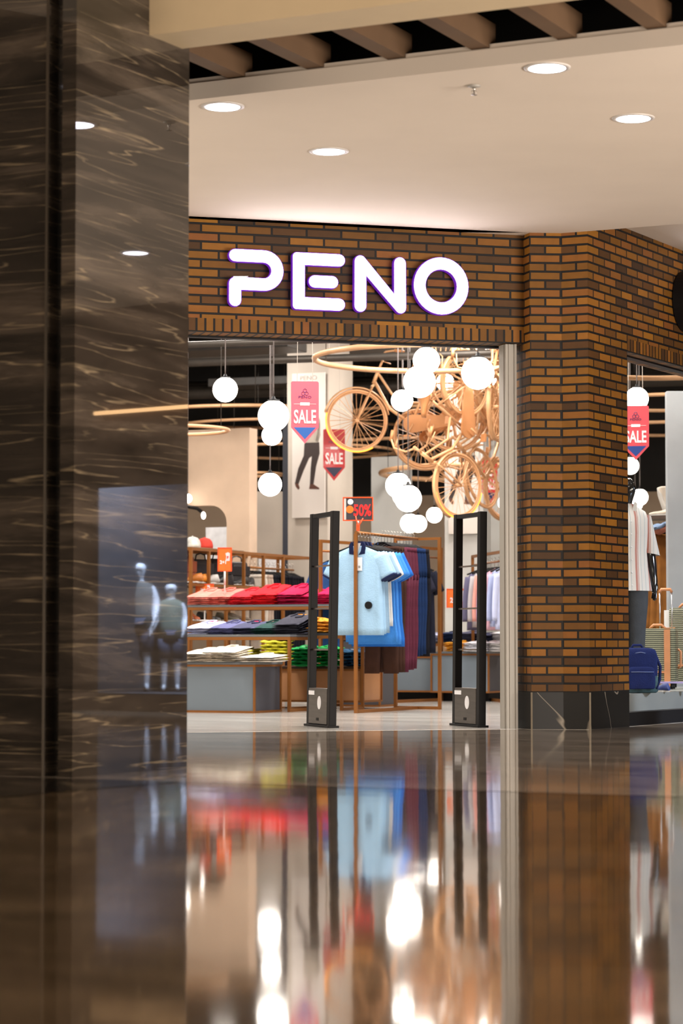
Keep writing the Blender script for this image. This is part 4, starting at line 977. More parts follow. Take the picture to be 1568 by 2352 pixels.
def top_garment(name, label, loc, rz, mt, zt=1.49, L=0.76, w=0.21, sl=0.22, collar=None, trim=None, group=None, seed=0, depth=0.035, flare=1.06, long_=False, tagged=False):
    """shirt on a hanger; local x = width, origin under the rail on the floor"""
    r = thing(name, label, 'shirt', loc, rz, group)
    m = MB(); sh = zt-0.03; rr = []
    prof = [(0.0, 0.055, 0.5), (0.018, 0.10, 0.7), (0.04, 0.155, 0.85), (0.062, w*0.93, 0.9), (0.11, w, 1), (0.20, w*0.955, 1.1), (0.35, w*0.97, 1.15), (0.55, w*1.0, 1.2), (0.75, w*1.03, 1.2), (0.92, w*flare, 1.15), (1.0, w*flare, 1.05)]
    for i, (t, hw, dd) in enumerate(prof):
        z = sh-(t if t < 0.12 else 0)-(0 if t < 0.12 else t*L)
        if t >= 0.12: z = sh-t*L
        rr.append(ring(0, z, hw, depth*dd, 36, rip=0.0075*min(1, t*3), k=7, ph=seed+t*0.8))
    m.loft(rr, cap=True)
    for sx in (-1, 1):     # sleeves
        q = []
        n = 7 if not long_ else 12; SL = sl if not long_ else 0.48
        for i in range(n):
            t = i/(n-1)
            if long_:
                cx = sx*(w*0.9+0.055*sin(t*1.7)); cz = sh-0.07-t*SL; hw = 0.055-0.02*t; tl = 0
            else:
                cx = sx*(w*0.80+t*SL*0.46); cz = sh-0.08-t*SL*0.89; hw = 0.072-0.004*t; tl = 0
            an = radians(-54*sx) if not long_ else radians(-4*sx)
            P = []
            for k in range(14):
                a = 2*pi*k/14; ex = hw*cos(a); ey = (0.028 if not long_ else 0.022)*sin(a)
                ca = an+pi/2 if not long_ else 0
                # section plane perpendicular to sleeve direction
                dirx, dirz = (sx*0.46, -0.89) if not long_ else (0, -1)
                nx, nz = (-dirz, dirx)
                P.append((cx+nx*ex, ey, cz+nz*ex))
            q.append(P)
        m.loft(q, cap=True)
    body = m.build('shirt_body', mt, r)
    if collar:
        m = MB(); cz = sh+0.004
        for sx in (-1, 1):
            m.extrude([(sx*0.012, -0.085), (sx*0.075, -0.075), (sx*0.078, 0.0), (sx*0.055, 0.035), (sx*0.048, 0.015), (sx*0.035, -0.05)], Matrix.Translation((0, -0.022, cz)) @ XZ, 0.012)
        m.loft([ring(0, cz+0.0, 0.066, 0.03, 20), ring(0, cz+0.036, 0.056, 0.024, 20)], cap=False)
        m.build('collar', collar, r)
        m = MB(); m.extrude([(-0.034, 0.02), (0.034, 0.02), (0.0, -0.085)], Matrix.Translation((0, -0.030, cz)) @ XZ, 0.003); m.build('neck_opening', mat('inner_cloth', (226, 228, 232), 0.8), r)
    if trim:
        for sx in (-1, 1):
            m = MB(); q = []
            for t in (0.96, 1.04):
                P = []
                for k in range(14):
                    a = 2*pi*k/14; ex = 0.071*cos(a); ey = 0.030*sin(a); dirx, dirz = (sx*0.46, -0.89); nx, nz = (-dirz, dirx)
                    P.append((sx*(w*0.80+t*sl*0.46)+nx*ex, ey, sh-0.08-t*sl*0.89+nz*ex))
                q.append(P)
            m.loft(q); m.build('sleeve_cuff', trim, r)
    if tagged:
        m = MB(); m.box((0.03, -0.052, sh-0.16), (0.052, 0.003, 0.115)); tg = m.build('price_tag', paper, r)
        m = MB(); m.box((0.03, -0.054, sh-0.185), (0.02, 0.001, 0.02)); m.build('printed_code', mat('tag_grey', (150, 150, 150), 0.6), tg)
        m = MB(); m.extrude(disc_poly(0.033, 20), Matrix.Translation((0.115, -0.040, sh-0.52)) @ XZ, 0.018); m.build('security_tag', blackm, r)
    hanger(r, zt)
    return r
def trousers(label, loc, rz, mt, zt=1.47, L=1.12, w=0.165, group=None, seed=0, depth=0.022):
    r = thing('hanging_trousers', label, 'trousers', loc, rz, group)
    m = MB(); rr = []
    for t, hw in ((0, 0.95), (0.03, 0.96), (0.06, 1.0), (0.2, 1.06), (0.26, 1.05)): rr.append(ring(0, zt-t*L, hw*w, depth, 20, rip=0.003, seed=0) if False else ring(0, zt-t*L, hw*w, depth, 20, rip=0.003, k=5, ph=seed))
    m.loft(rr)
    for sx in (-1, 1):
        q = []
        for i in range(9):
            t = 0.22+0.78*i/8; hw = w*(0.54-0.10*(i/8)) ; q.append(ring(sx*w*(0.52+0.03*sin(i+seed)), zt-t*L, hw, depth*0.95, 14, y0=0.008*sx, rip=0.003, k=4, ph=seed+i*0.4))
        m.loft(q)
    m.build('trouser_legs', mt, r)
    m = MB(); m.loft([ring(0, zt+0.004, w*0.965, depth*1.08, 20), ring(0, zt-0.035, w*0.975, depth*1.12, 20)], cap=True); m.build('waistband', mt, r)
    hanger(r, zt+0.06, 0.15)
    return r
def on_rail(t): p = RB+rd*t; return (p.x, p.y, 0.0)
G_RZ = radians(66-90)
nvy = cloth('navy_cloth', (24, 34, 70))
lb = cloth('light_blue_pique', (158, 196, 226), 0.05)
top_garment('hanging_polo_shirt', 'light blue polo shirt with navy collar and a white price tag, frontmost on the rack', on_rail(0.06), G_RZ, lb, L=0.78, w=0.225, collar=nvy, trim=nvy, seed=1, tagged=True)
top_garment('hanging_polo_shirt', 'light blue polo shirt right behind the frontmost one', on_rail(0.135), G_RZ-0.04, lb, L=0.77, w=0.22, collar=nvy, trim=nvy, seed=2)
top_garment('hanging_polo_shirt', 'grey-blue polo shirt third on the rack', on_rail(0.205), G_RZ+0.03, cloth('grey_blue_pique', (146, 176, 200), 0.05), L=0.76, w=0.22, collar=nvy, trim=nvy, seed=3)
top_garment('hanging_t_shirt', 'white t-shirt squeezed between the polos and the bright blue shirts', on_rail(0.28), G_RZ, cloth('white_cotton', (232, 230, 226), 0.03), L=0.70, w=0.22, seed=4)
blu = cloth('bright_blue_cotton', (64, 136, 220), 0.05); blu2 = cloth('deep_blue_cotton', (36, 104, 190), 0.05)
for i, (t, mt, L, lab) in enumerate([(0.35, blu, 0.84, 'bright blue t-shirt first behind the white one'), (0.42, blu, 0.86, 'bright blue t-shirt second behind the white one'), (0.49, blu2, 0.88, 'longer deep blue t-shirt at the back of the blue group')]):
    top_garment('hanging_t_shirt', lab, on_rail(t), G_RZ+0.03*(i-1), mt, L=L, w=0.225, seed=5+i, flare=1.12)
dbr = cloth('dark_brown_wool', (64, 40, 30)); mar = cloth('maroon_corduroy', (92, 40, 58)); den = cloth('indigo_denim', (24, 48, 90)); blk = cloth('black_cloth', (22, 22, 30))
for t, mt, L, lab in [(0.57, dbr, 1.13, 'dark brown trousers nearest the blue t-shirts'), (0.64, dbr, 1.12, 'dark brown trousers, second from the blue t-shirts'), (0.71, dbr, 1.12, 'dark brown trousers next to the maroon ones'),
                      (0.79, mar, 1.12, 'maroon trousers first after the brown ones'), (0.86, mar, 1.10, 'maroon trousers second after the brown ones'), (0.93, mar, 1.10, 'maroon trousers third after the brown ones'), (1.0, mar, 1.09, 'maroon trousers next to the blue jeans'),
                      (1.08, den, 0.98, 'blue jeans first after the maroon trousers'), (1.15, den, 0.97, 'blue jeans in the middle of the jeans group'), (1.22, den, 0.96, 'blue jeans last on the rack'), (1.30, blk, 0.98, 'black trousers at the far end of the rack')]:
    trousers(lab, on_rail(t), G_RZ+R.uniform(-.06, .06), mt, L=L, w=0.17, seed=t*9, group=None)
# wire hangers crowding the rail
for k in range(9):
    t = 0.42+k*0.105; p = on_rail(t)
# ---- rear racks
def rail_rack(label, px0, Y0, px1, Y1, z, name='wall_rack'):
    a_ = Vector((X_at(px0, Y0, z), Y0)); b_ = Vector((X_at(px1, Y1, z), Y1)); d = b_-a_; ang = math.atan2(d.y, d.x); Ln = d.length
    r = thing(name, label, 'clothes rack', (a_.x, a_.y, 0.002), ang)
    for x in (0, Ln): m = MB(); m.box((x, 0, z/2), (0.03, 0.03, z)); m.build('post', copper, r)
    m = MB(); m.box((Ln/2, 0, z-0.015), (Ln-0.03, 0.03, 0.03)); m.build('top_bar', copper, r)
    m = MB(); m.tube([(0.0, 0, z-0.11), (Ln, 0, z-0.11)], 0.011, 8); m.build('hanging_rail', copper, r)
    m = MB(); m.box((Ln/2, 0, 0.015), (Ln-0.03, 0.03, 0.03)); m.build('base_bar', copper, r)
    return a_, b_, ang, Ln
a_, b_, ang, Ln = rail_rack('copper brown rack behind the left gate, mostly hidden by the polo shirts', 736, 23.6, 1012, 25.6, 1.62)
for k, (t, col, lab) in enumerate([(0.08, (40, 84, 140), 'dark blue top at the left end of the rear rack'), (0.16, (60, 110, 160), 'mid blue top second on the rear rack'), (0.80, (24, 26, 40), 'black top at the right end of the rear rack'), (0.73, (30, 30, 44), 'charcoal top near the right end of the rear rack')]):
    p = a_+(b_-a_)*t; top_garment('hanging_shirt', lab, (p.x, p.y, 0), radians(-35), cloth('cl_%d_%d_%d' % col, col), zt=1.44, L=0.9, w=0.2, seed=k)
a_, b_, ang, Ln = rail_rack('copper brown rack of lilac shirts behind the right gate', 1085, 26.4, 1190, 24.3, 1.57)
for k, (t, col, lab, X) in enumerate([(0.22, (122, 120, 152), 'grey-purple long-sleeved shirt at the left of the lilac shirts', 0), (0.33, (206, 206, 212), 'pale grey shirt among the lilac shirts', 0), (0.42, (240, 170, 156), 'salmon shirt among the lilac shirts', 0), (0.50, (176, 164, 212), 'lilac long-sleeved shirt in the middle', 0),
                                (0.58, (228, 180, 196), 'pale pink shirt among the lilac shirts', 0), (0.68, (180, 190, 226), 'pale blue long-sleeved shirt, frontmost beside the door jamb', 0), (0.78, (190, 198, 230), 'pale blue shirt nearest the door jamb', 0)]):
    p = a_+(b_-a_)*t; top_garment('hanging_shirt', lab, (p.x, p.y, 0), radians(30+k*3), cloth('cl_%d_%d_%d' % col, col, 0.05), zt=1.42, L=0.64-(k % 2)*0.03, w=0.18, seed=k, long_=True)
# ---- open shelving at the left: grid frame with bags, shoes and caps
SA = Vector((X_at(438, 24.75, 1.2), 24.75)); SL_ = 2.95
shelf = thing('open_shelf', 'long open cube shelving frame in copper brown behind the red shirts', 'shelving', (SA.x, SA.y, 0.002), radians(66))
sd = Vector((cos(radians(66)), sin(radians(66)))); sn = Vector((-sin(radians(66)), cos(radians(66))))
XS = [0.0, 0.40, 0.80, 1.22, 1.70, 2.2, 2.95]; t = 0.03; DP = 0.42; ZS = [0.42, 0.82, 1.21]
for i, x in enumerate(XS):
    m = MB(); m.box((x, 0, 0.795), (t, t, 1.59)); m.box((x, DP, 0.795), (t, t, 1.59)); m.box((x, DP/2, 1.575), (t, DP-t, t)); m.build('upright', copper, shelf)
for z in [0.03]+ZS+[1.575]:
    L = SL_ if z in (1.575, 0.03) else 1.70
    m = MB()
    for y in (0, DP):
        for a_, b_ in zip(XS[:-1], XS[1:]):
            if b_ <= L+0.01: m.box(((a_+b_)/2, y, z), (b_-a_-t, t*0.9, t*0.9))
    m.build('cross_bar', copper, shelf)
for z in ZS:
    m = MB(); m.box((0.85, DP/2, z), (1.66, DP-t, 0.008)); m.build('shelf_board', mat('shelf_board', (150, 122, 96), 0.5), shelf)
m = MB(); m.box((0.6, DP/2, 1.594), (1.22, DP+0.02, 0.006)); m.build('top_board', mat('shelf_board', (150, 122, 96), 0.5), shelf)
m = MB(); m.tube([(1.72, DP/2, 1.44), (2.92, DP/2, 1.44)], 0.012, 8); m.build('hanging_rail', copper, shelf)
def son(x, y, z): p = SA+sd*x+sn*y; return (p.x, p.y, z)
def bag(label, x, z, w, h, mt, d=0.16):
    r = thing('handbag', label, 'bag', son(x, 0.2, z), radians(66-90+70))
    m = MB(); rr = []
    for tt, k in ((0, 0.92), (0.02, 1.0), (0.3, 1.0), (0.7, 0.95), (0.95, 0.88), (1, 0.8)):
        rr.append([(w/2*k*math.copysign(abs(cos(a))**0.35, cos(a)), d/2*(1-0.6*tt)*math.copysign(abs(sin(a))**0.5, sin(a)), h*tt) for a in [2*pi*i/24 for i in range(24)]])
    m.loft(rr); m.build('bag_body', mt, r)
    m = MB(); m.box((0, -d/2*0.8, h*0.62), (w*0.86, 0.012, h*0.4), bev=0.004); m.build('flap', mt, r)
    m = MB(); m.tube([(-w*0.25, 0, h*0.95), (-w*0.2, 0, h*1.18), (0, 0, h*1.25), (w*0.2, 0, h*1.18), (w*0.25, 0, h*0.95)], 0.008, 6); m.build('handle', mt, r)
lea = mat('brown_leather', (128, 62, 34), 0.5, bump=0.2); lbk = mat('black_leather', (40, 38, 42), 0.4, bump=0.2)
bag('brown leather bag at the column end of the shelving', 0.20, 1.23, 0.32, 0.28, lea); bag('black bag second on the shelving, behind the orange sign', 0.60, 1.23, 0.30, 0.26, lbk); bag('large black satchel right of the orange sign on the shelving', 1.02, 1.23, 0.36, 0.28, lbk); bag('black handbag at the right end of the bag shelf', 1.45, 1.23, 0.32, 0.26, lbk)
def shoe_mb(L=0.27, h=0.10):
    m = MB(); rr = []
    for tt, w_, zt in ((0, 0.03, 0.55), (0.06, 0.036, 1.0), (0.25, 0.038, 0.95), (0.42, 0.042, 0.7), (0.65, 0.048, 0.5), (0.85, 0.045, 0.42), (0.97, 0.03, 0.3), (1.0, 0.015, 0.2)):
        rr.append([((tt-0.5)*L, w_*cos(a), max(0.012, h*zt*(0.5+0.5*sin(a)))) for a in [2*pi*i/14 for i in range(14)]])
    m.loft(rr); return m
def shoe(label, loc, rz, mt, L=0.27, h=0.10, rot=None):
    r = thing('shoe', label, 'shoe', loc, rz); 
    if rot: r.rotation_euler = rot
    shoe_mb(L, h).build('shoe_upper', mt, r)
    m = MB(); m.extrude([((-0.5+0.0)*L, 0.0), (-0.25*L, -0.036), (0.2*L, -0.046), (0.45*L, -0.03), (0.5*L, 0), (0.45*L, 0.03), (0.2*L, 0.046), (-0.25*L, 0.036)], Matrix.Identity(4), 0.014); m.build('sole', mat('sole_white', (210, 206, 200), 0.6), r)
k = 0
for x, z, col, lab in [(0.14, 1.235, (176, 104, 30), 'tan shoe on the bag shelf'), (0.34, 1.235, (214, 130, 30), 'orange shoe on the bag shelf'), (0.52, 1.235, (188, 184, 180), 'light grey shoe beside the sign pole'), (0.86, 1.235, (40, 38, 40), 'black shoe in front of the satchel'), (1.3, 1.235, (34, 34, 36), 'black shoe at the right of the satchel'), (1.62, 1.235, (30, 30, 32), 'black shoe at the far end of the bag shelf'),
                       (0.12, 0.845, (92, 44, 34), 'maroon shoe on the lower shelf by the column'), (0.30, 0.845, (150, 76, 40), 'rust shoe on the lower shelf'), (0.50, 0.845, (24, 24, 26), 'black sneaker in the second lower cube'), (0.68, 0.845, (40, 40, 42), 'dark sneaker in the second lower cube, right one'), (1.0, 0.845, (66, 60, 48), 'olive shoe in the third lower cube'), (1.38, 0.845, (80, 66, 50), 'brown shoe in the last lower cube'),
                       (0.2, 0.445, (150, 70, 50), 'red-brown shoe on the lowest shelf'), (0.75, 0.445, (60, 40, 60), 'plum shoe on the lowest shelf'), (1.15, 0.445, (140, 96, 60), 'tan boot-like shoe on the lowest shelf')]:
    shoe(lab, son(x, 0.08+0.05*(k % 2), z), radians(66+110+k*17), mat('shoe_%d_%d_%d' % col, col, 0.5)); k += 1
def cap(label, x, col, pat=None):
    r = thing('cap', label, 'cap', son(x, 0.18, 1.60), radians(-150)); mt = cloth('cap_%d_%d_%d' % col, col, 0.35 if pat else 0.1)
    m = MB(); m.loft([[(q*cos(a), q*sin(a)*0.9, z) for a in [2*pi*i/20 for i in range(20)]] for q, z in ((0.088, 0.0), (0.09, 0.04), (0.08, 0.08), (0.055, 0.108), (0.02, 0.12))]); m.build('crown', mt, r)
    m = MB(); m.extrude([(0.07*cos(a)*1.0+0.06, 0.075*sin(a)) for a in [2*pi*i/20 for i in range(20)]], Matrix.Translation((0.03, 0, 0.004)), 0.008); m.build('visor', mt, r)
    m = MB(); m.sphere((0, 0, 0.122), 0.008, 10); m.build('button', mt, r)
cap('pale patterned cap on top of the shelving', 0.38, (196, 196, 190), 1); cap('red cap on top of the shelving above the orange sign', 0.66, (186, 62, 52))
for k in range(4):
    trousers('light stone trousers hanging at the near end of the shelving rail' if k < 2 else 'beige trousers next to the black row on the shelving rail', son(1.80+0.08*k, DP/2, 0), radians(-24), cloth('stone_cloth_%d' % (k//2), ((206, 196, 184), (180, 160, 146))[k//2]), zt=1.36, L=1.05, w=0.17, seed=k, group='light trousers on the shelving rail' if k < 2 else 'beige trousers on the shelving rail')
t0 = trousers('black trousers hanging in a close row on the shelving rail', son(2.12, DP/2, 0), radians(-24), blk, zt=1.36, L=1.06, w=0.17, seed=3, group='black trousers on the shelving rail')
for k in range(1, 11):
    c = copy_tree(t0); c.location = son(2.12+0.075*k, DP/2+R.uniform(-.01, .01), 0); c.rotation_euler = (0, 0, radians(-24+R.uniform(-5, 5)))
# white hanging boards seen through the frame
p = at(625, 1300, 28.2); m = MB(); m.box((0, 0, 0), (0.34, 0.02, 0.26)); o = m.build('wall_board', paper, loc=p, rz=AI); tag(o, 'small white board on the pier, seen through the shelving frame', 'board')
p = at(500, 1258, 29.5); m = MB(); m.box((0, 0, 0), (0.32, 0.02, 0.5)); o = m.build('wall_board', paper, loc=p, rz=AI); tag(o, 'pale board inside the rounded opening behind the caps', 'board')
# spotlight through the opening
p = at(463, 1182, 27.0); r = thing('track_spotlight', 'small spotlight glowing under the rounded opening', 'spotlight', p)
m = MB(); m.tube([(-0.22, 0, 0.10), (-0.05, 0, 0.07), (0, 0, 0.03)], 0.02, 8); m.build('lamp_arm', blackm, r)
m = MB(); m.sphere((0.02, 0, -0.01), 0.032, 14, (0.8, 0.8, 1.3)); m.build('bulb', globe_m, r)

# ================================================================== DISPLAY WINDOW
PZ = 0.229
def skin_body(name, joints, edges, rad, mt, parent, sub=2, head=None):
    me = bpy.data.meshes.new(name); me.from_pydata([Vector(j) for j in joints], edges, []); o = bpy.data.objects.new(name, me); C.objects.link(o)
    sk = o.modifiers.new('s', 'SKIN'); ss = o.modifiers.new('d', 'SUBSURF'); ss.levels = sub; ss.render_levels = sub
    for i, v in enumerate(me.skin_vertices[0].data): v.radius = rad[i] if isinstance(rad[i], tuple) else (rad[i], rad[i]); v.use_root = (i == 0)
    dg = bpy.context.evaluated_depsgraph_get(); dg.update()
    m2 = bpy.data.meshes.new_from_object(o.evaluated_get(dg)); C.objects.unlink(o); bpy.data.objects.remove(o)
    m2.name = name; m2.materials.clear(); m2.materials.append(mt)
    for p_ in m2.polygons: p_.use_smooth = True
    q = bpy.data.objects.new(name, m2); C.objects.link(q); q.parent = parent; return q
def mannequin_body(r, H, mt, arms, hk=1.0, lk=1.0):
    """H total height; arms = list of (shoulder, elbow, wrist) offsets for x>0 then x<0, in units of H"""
    J, E, Rd = [], [], []
    def v(x, y, z, rad, par=None):
        J.append((x*H, y*H, z*H)); Rd.append(rad*H if not isinstance(rad, tuple) else (rad[0]*H, rad[1]*H))
        if par is not None: E.append((par, len(J)-1))
        return len(J)-1
    pel = v(0, 0, 0.52, (0.088, 0.062)); wa = v(0, 0.0, 0.61, (0.072, 0.052), pel); ch = v(0, 0, 0.72, (0.088, 0.060), wa); nk0 = v(0, 0.0, 0.80, (0.050, 0.040), ch); nk = v(0, 0, 0.85, 0.029, nk0)
    hd = v(0, -0.006, 0.895, (0.044*hk, 0.052*hk), nk); hd2 = v(0, -0.008, 0.940, (0.050*hk, 0.062*hk), hd); v(0, 0.0, 0.980, (0.036*hk, 0.044*hk), hd2)
    v(0, -0.058, 0.912, 0.008, hd)      # nose / chin ridge
    for s in (1, -1):
        hp = v(s*0.050, 0, 0.49, 0.060, pel); kn = v(s*0.058, -0.004, 0.28, 0.036, hp); cf = v(s*0.060, 0.006, 0.20, 0.033, kn); an = v(s*0.062, 0.008, 0.045, 0.020, cf); v(s*0.066, -0.06, 0.018, (0.024, 0.014), an)
    for s, (el, wr) in zip((1, -1), arms):
        sh = v(s*0.098, 0, 0.795, 0.036, nk0); e_ = v(s*el[0], el[1], el[2], 0.031*lk, sh); f_ = v(s*(el[0]*0.5+wr[0]*0.5), (el[1]+wr[1])/2, (el[2]+wr[2])/2, 0.029*lk, e_); w_ = v(s*wr[0], wr[1], wr[2], 0.020*lk, f_)
        d = Vector((wr[0]-el[0], wr[1]-el[1], wr[2]-el[2])).normalized()
        pm = v(s*(wr[0]+d.x*0.028), wr[1]+d.y*0.028, wr[2]+d.z*0.028, (0.014, 0.025), w_)
        for i, (off, ln) in enumerate(((-0.017, 0.040), (-0.006, 0.046), (0.005, 0.043), (0.016, 0.034))):
            a = v(s*(wr[0]+d.x*(0.050)), wr[1]+d.y*0.050+off, wr[2]+d.z*0.050, 0.0052, pm); v(s*(wr[0]+d.x*(0.050+ln)-0.010), wr[1]+d.y*(0.05+ln)+off*1.1, wr[2]+d.z*(0.05+ln*0.8), 0.0046, a)
        b = v(s*(wr[0]+d.x*0.02-0.006), wr[1]-0.026, wr[2]+d.z*0.03, 0.0055, w_); v(s*(wr[0]+d.x*0.045-0.014), wr[1]-0.036, wr[2]+d.z*0.058, 0.005, b)
    return skin_body('body', J, E, Rd, mt, r)
glossb = mat('gloss_black_body', (20, 20, 22), 0.12, coat=0.5)
def stripe_mat():
    m, N, L, b = base_mat('striped_cotton'); tc = N.new('ShaderNodeTexCoord'); sp = N.new('ShaderNodeSeparateXYZ'); L.new(tc.outputs['Object'], sp.inputs[0])
    mu = N.new('ShaderNodeMath'); mu.operation = 'MULTIPLY'; mu.inputs[1].default_value = 1/0.13; L.new(sp.outputs[0], mu.inputs[0])
    ad = N.new('ShaderNodeMath'); ad.inputs[1].default_value = 10.2; L.new(mu.outputs[0], ad.inputs[0])
    fr = N.new('ShaderNodeMath'); fr.operation = 'FRACT'; L.new(ad.outputs[0], fr.inputs[0])
    r = N.new('ShaderNodeValToRGB'); r.color_ramp.interpolation = 'CONSTANT'; e = r.color_ramp.elements; wc = s2l((234, 230, 226))+(1,); rc = s2l((198, 142, 132))+(1,); bc = s2l((160, 186, 196))+(1,)
    e[0].position = 0; e[0].color = wc; e[1].position = 0.18; e[1].color = bc
    for p_, c_ in ((0.21, wc), (0.48, rc), (0.62, wc), (0.66, rc), (0.70, wc), (0.88, bc), (0.91, wc)): x = e.new(p_); x.color = c_
    L.new(fr.outputs[0], r.inputs[0]); L.new(r.outputs[0], b.inputs['Base Color']); b.inputs['Roughness'].default_value = 0.85
    return m
mx_, my_ = X_at(1434, 19.0), 19.0
man = thing('mannequin', 'glossy black mannequin in striped short-sleeved shirt and dark grey trousers in the display window', 'mannequin', (mx_, my_, PZ), radians(18))
HM = 1.72
mannequin_body(man, HM, glossb, [((0.128, 0.012, 0.635), (0.140, -0.004, 0.50)), ((0.128, 0.012, 0.635), (0.140, -0.004, 0.50))])
m = MB(); rr = []
for z, hw, hd, in ((1.475, 0.07, 0.06), (1.45, 0.11, 0.075), (1.415, 0.175, 0.09), (1.36, 0.200, 0.112), (1.25, 0.192, 0.120), (1.10, 0.180, 0.112), (0.98, 0.190, 0.118), (0.85, 0.212, 0.130), (0.79, 0.222, 0.136)):
    rr.append(ring(0, z, hw, hd, 36, rip=0.003, k=8, ph=z*3))
m.loft(rr, cap=False)
for s in (-1, 1):
    q = []
    for i in range(7):
        tt = i/6; cx = s*(0.165+0.065*tt); cz = 1.39-0.31*tt; q.append([(cx+0.062*(1+0.16*tt)*cos(a)*0.96+s*0, 0.062*(1+0.1*tt)*sin(a), cz-s*0.062*cos(a)*0.2) for a in [2*pi*k/18 for k in range(18)]])
    m.loft(q, cap=False)
sb = m.build('striped_shirt', stripe_mat(), man)
m = MB()
for s in (-1, 1): m.extrude([(s*0.004, -0.10), (s*0.065, -0.03), (s*0.07, 0.02), (s*0.05, 0.035), (s*0.03, -0.03)], Matrix.Translation((0, -0.082, 1.455)) @ XZ, 0.008)
m.build('shirt_collar', cloth('white_cotton', (232, 230, 226)), man)
m = MB()
for k in range(6): m.sphere((0.004, -0.122-0.01*k/5, 1.33-0.10*k), 0.006, 8)
m.build('shirt_buttons', paper, man, fix=False)
jn = cloth('charcoal_denim', (74, 78, 84))
m = MB()
m.loft([ring(0, 0.98, 0.158, 0.115, 28), ring(0, 0.90, 0.170, 0.122, 28), ring(0, 0.82, 0.172, 0.118, 28)])
for s in (-1, 1): m.loft([ring(s*0.085, z, hw, hd, 22, rip=0.002, k=5, ph=z*9) for z, hw, hd in ((0.86, 0.100, 0.115), (0.70, 0.098, 0.108), (0.50, 0.082, 0.088), (0.30, 0.070, 0.075), (0.12, 0.060, 0.066), (0.05, 0.058, 0.064))])
m.build('trousers', jn, man)
m = MB(); m.box((0, 0, 0.003), (0.34, 0.34, 0.006), bev=0.001); m.build('stand_plate', chrome, man)

# backpack
bp_ = at(1463, 1590, 18.62); pk = thing('backpack', 'navy blue backpack standing on the window platform against the brick edge', 'backpack', (bp_.x, 18.62, PZ), radians(12))
nb = cloth('navy_nylon', (28, 40, 92)); nb2 = cloth('teal_camouflage', (62, 86, 94), 0.5)
def rbox(m, c, d, p=0.35, n=28, prof=((0, 0.86), (0.05, 0.97), (0.3, 1.0), (0.75, 0.98), (0.92, 0.9), (0.98, 0.75), (1.0, 0.5))):
    m.loft([[(c[0]+d[0]/2*k*math.copysign(abs(cos(a))**p, cos(a)), c[1]+d[1]/2*k*math.copysign(abs(sin(a))**p, sin(a)), c[2]+d[2]*t) for a in [2*pi*i/n for i in range(n)]] for t, k in prof])
m = MB(); rbox(m, (0, 0, 0.10), (0.30, 0.17, 0.245)); m.build('main_bag', nb, pk)
m = MB(); rbox(m, (0, -0.005, 0.0), (0.295, 0.19, 0.13), prof=((0, 0.9), (0.1, 1), (0.9, 1), (1, 0.97))); m.build('base_pocket', nb2, pk)
m = MB(); rbox(m, (0, -0.09, 0.03), (0.22, 0.07, 0.17)); m.build('front_pocket', nb, pk)
m = MB(); m.tube([(-0.09, -0.127, 0.16), (0.09, -0.127, 0.16)], 0.004, 6); m.tube([(-0.12, -0.06, 0.29), (0, -0.085, 0.31), (0.12, -0.06, 0.29)], 0.004, 6); m.build('zip', mat('zip_blue', (90, 104, 150), 0.4), pk)
m = MB(); m.tube([(-0.05, 0, 0.335), (-0.03, 0, 0.365), (0.03, 0, 0.365), (0.05, 0, 0.335)], 0.010, 8); m.build('carry_handle', nb, pk)
m = MB(); m.tube([(0.13, -0.04, 0.30), (0.165, -0.06, 0.2), (0.16, -0.06, 0.1), (0.12, -0.09, 0.03)], 0.012, 6); m.build('shoulder_strap', nb, pk)
m = MB(); m.lathe([(0.0, -0.004), (0.022, -0.003), (0.022, 0.003), (0, 0.004)], seg=16); o = m.build('round_badge', mat('badge_tan', (150, 124, 86), 0.5), pk, loc=(-0.085, -0.105, 0.075)); o.rotation_euler = (pi/2, 0, 0)

# suitcases
def ribbed():
    m, N, L, b = base_mat('ribbed_olive_shell'); tc = N.new('ShaderNodeTexCoord'); sp = N.new('ShaderNodeSeparateXYZ'); L.new(tc.outputs['Object'], sp.inputs[0])
    mu = N.new('ShaderNodeMath'); mu.operation = 'MULTIPLY'; mu.inputs[1].default_value = 2*pi/0.0165; L.new(sp.outputs[2], mu.inputs[0]); sn_ = N.new('ShaderNodeMath'); sn_.operation = 'SINE'; L.new(mu.outputs[0], sn_.inputs[0])
    r = N.new('ShaderNodeValToRGB'); r.color_ramp.elements[0].position = 0.3; r.color_ramp.elements[0].color = s2l((66, 70, 56))+(1,); r.color_ramp.elements[1].position = 0.6; r.color_ramp.elements[1].color = s2l((142, 142, 114))+(1,)
    mr = N.new('ShaderNodeMapRange'); mr.inputs['From Min'].default_value = -1; L.new(sn_.outputs[0], mr.inputs['Value']); L.new(mr.outputs[0], r.inputs[0]); L.new(r.outputs[0], b.inputs['Base Color'])
    bp = N.new('ShaderNodeBump'); bp.inputs['Strength'].default_value = 0.8; bp.inputs['Distance'].default_value = 0.004; L.new(sn_.outputs[0], bp.inputs['Height']); L.new(bp.outputs[0], b.inputs['Normal']); b.inputs['Roughness'].default_value = 0.4
    return m
RIB = ribbed(); tanl = mat('tan_leather', (196, 134, 92), 0.5); alu = mat('aluminium', (200, 200, 204), 0.3, 0.8)
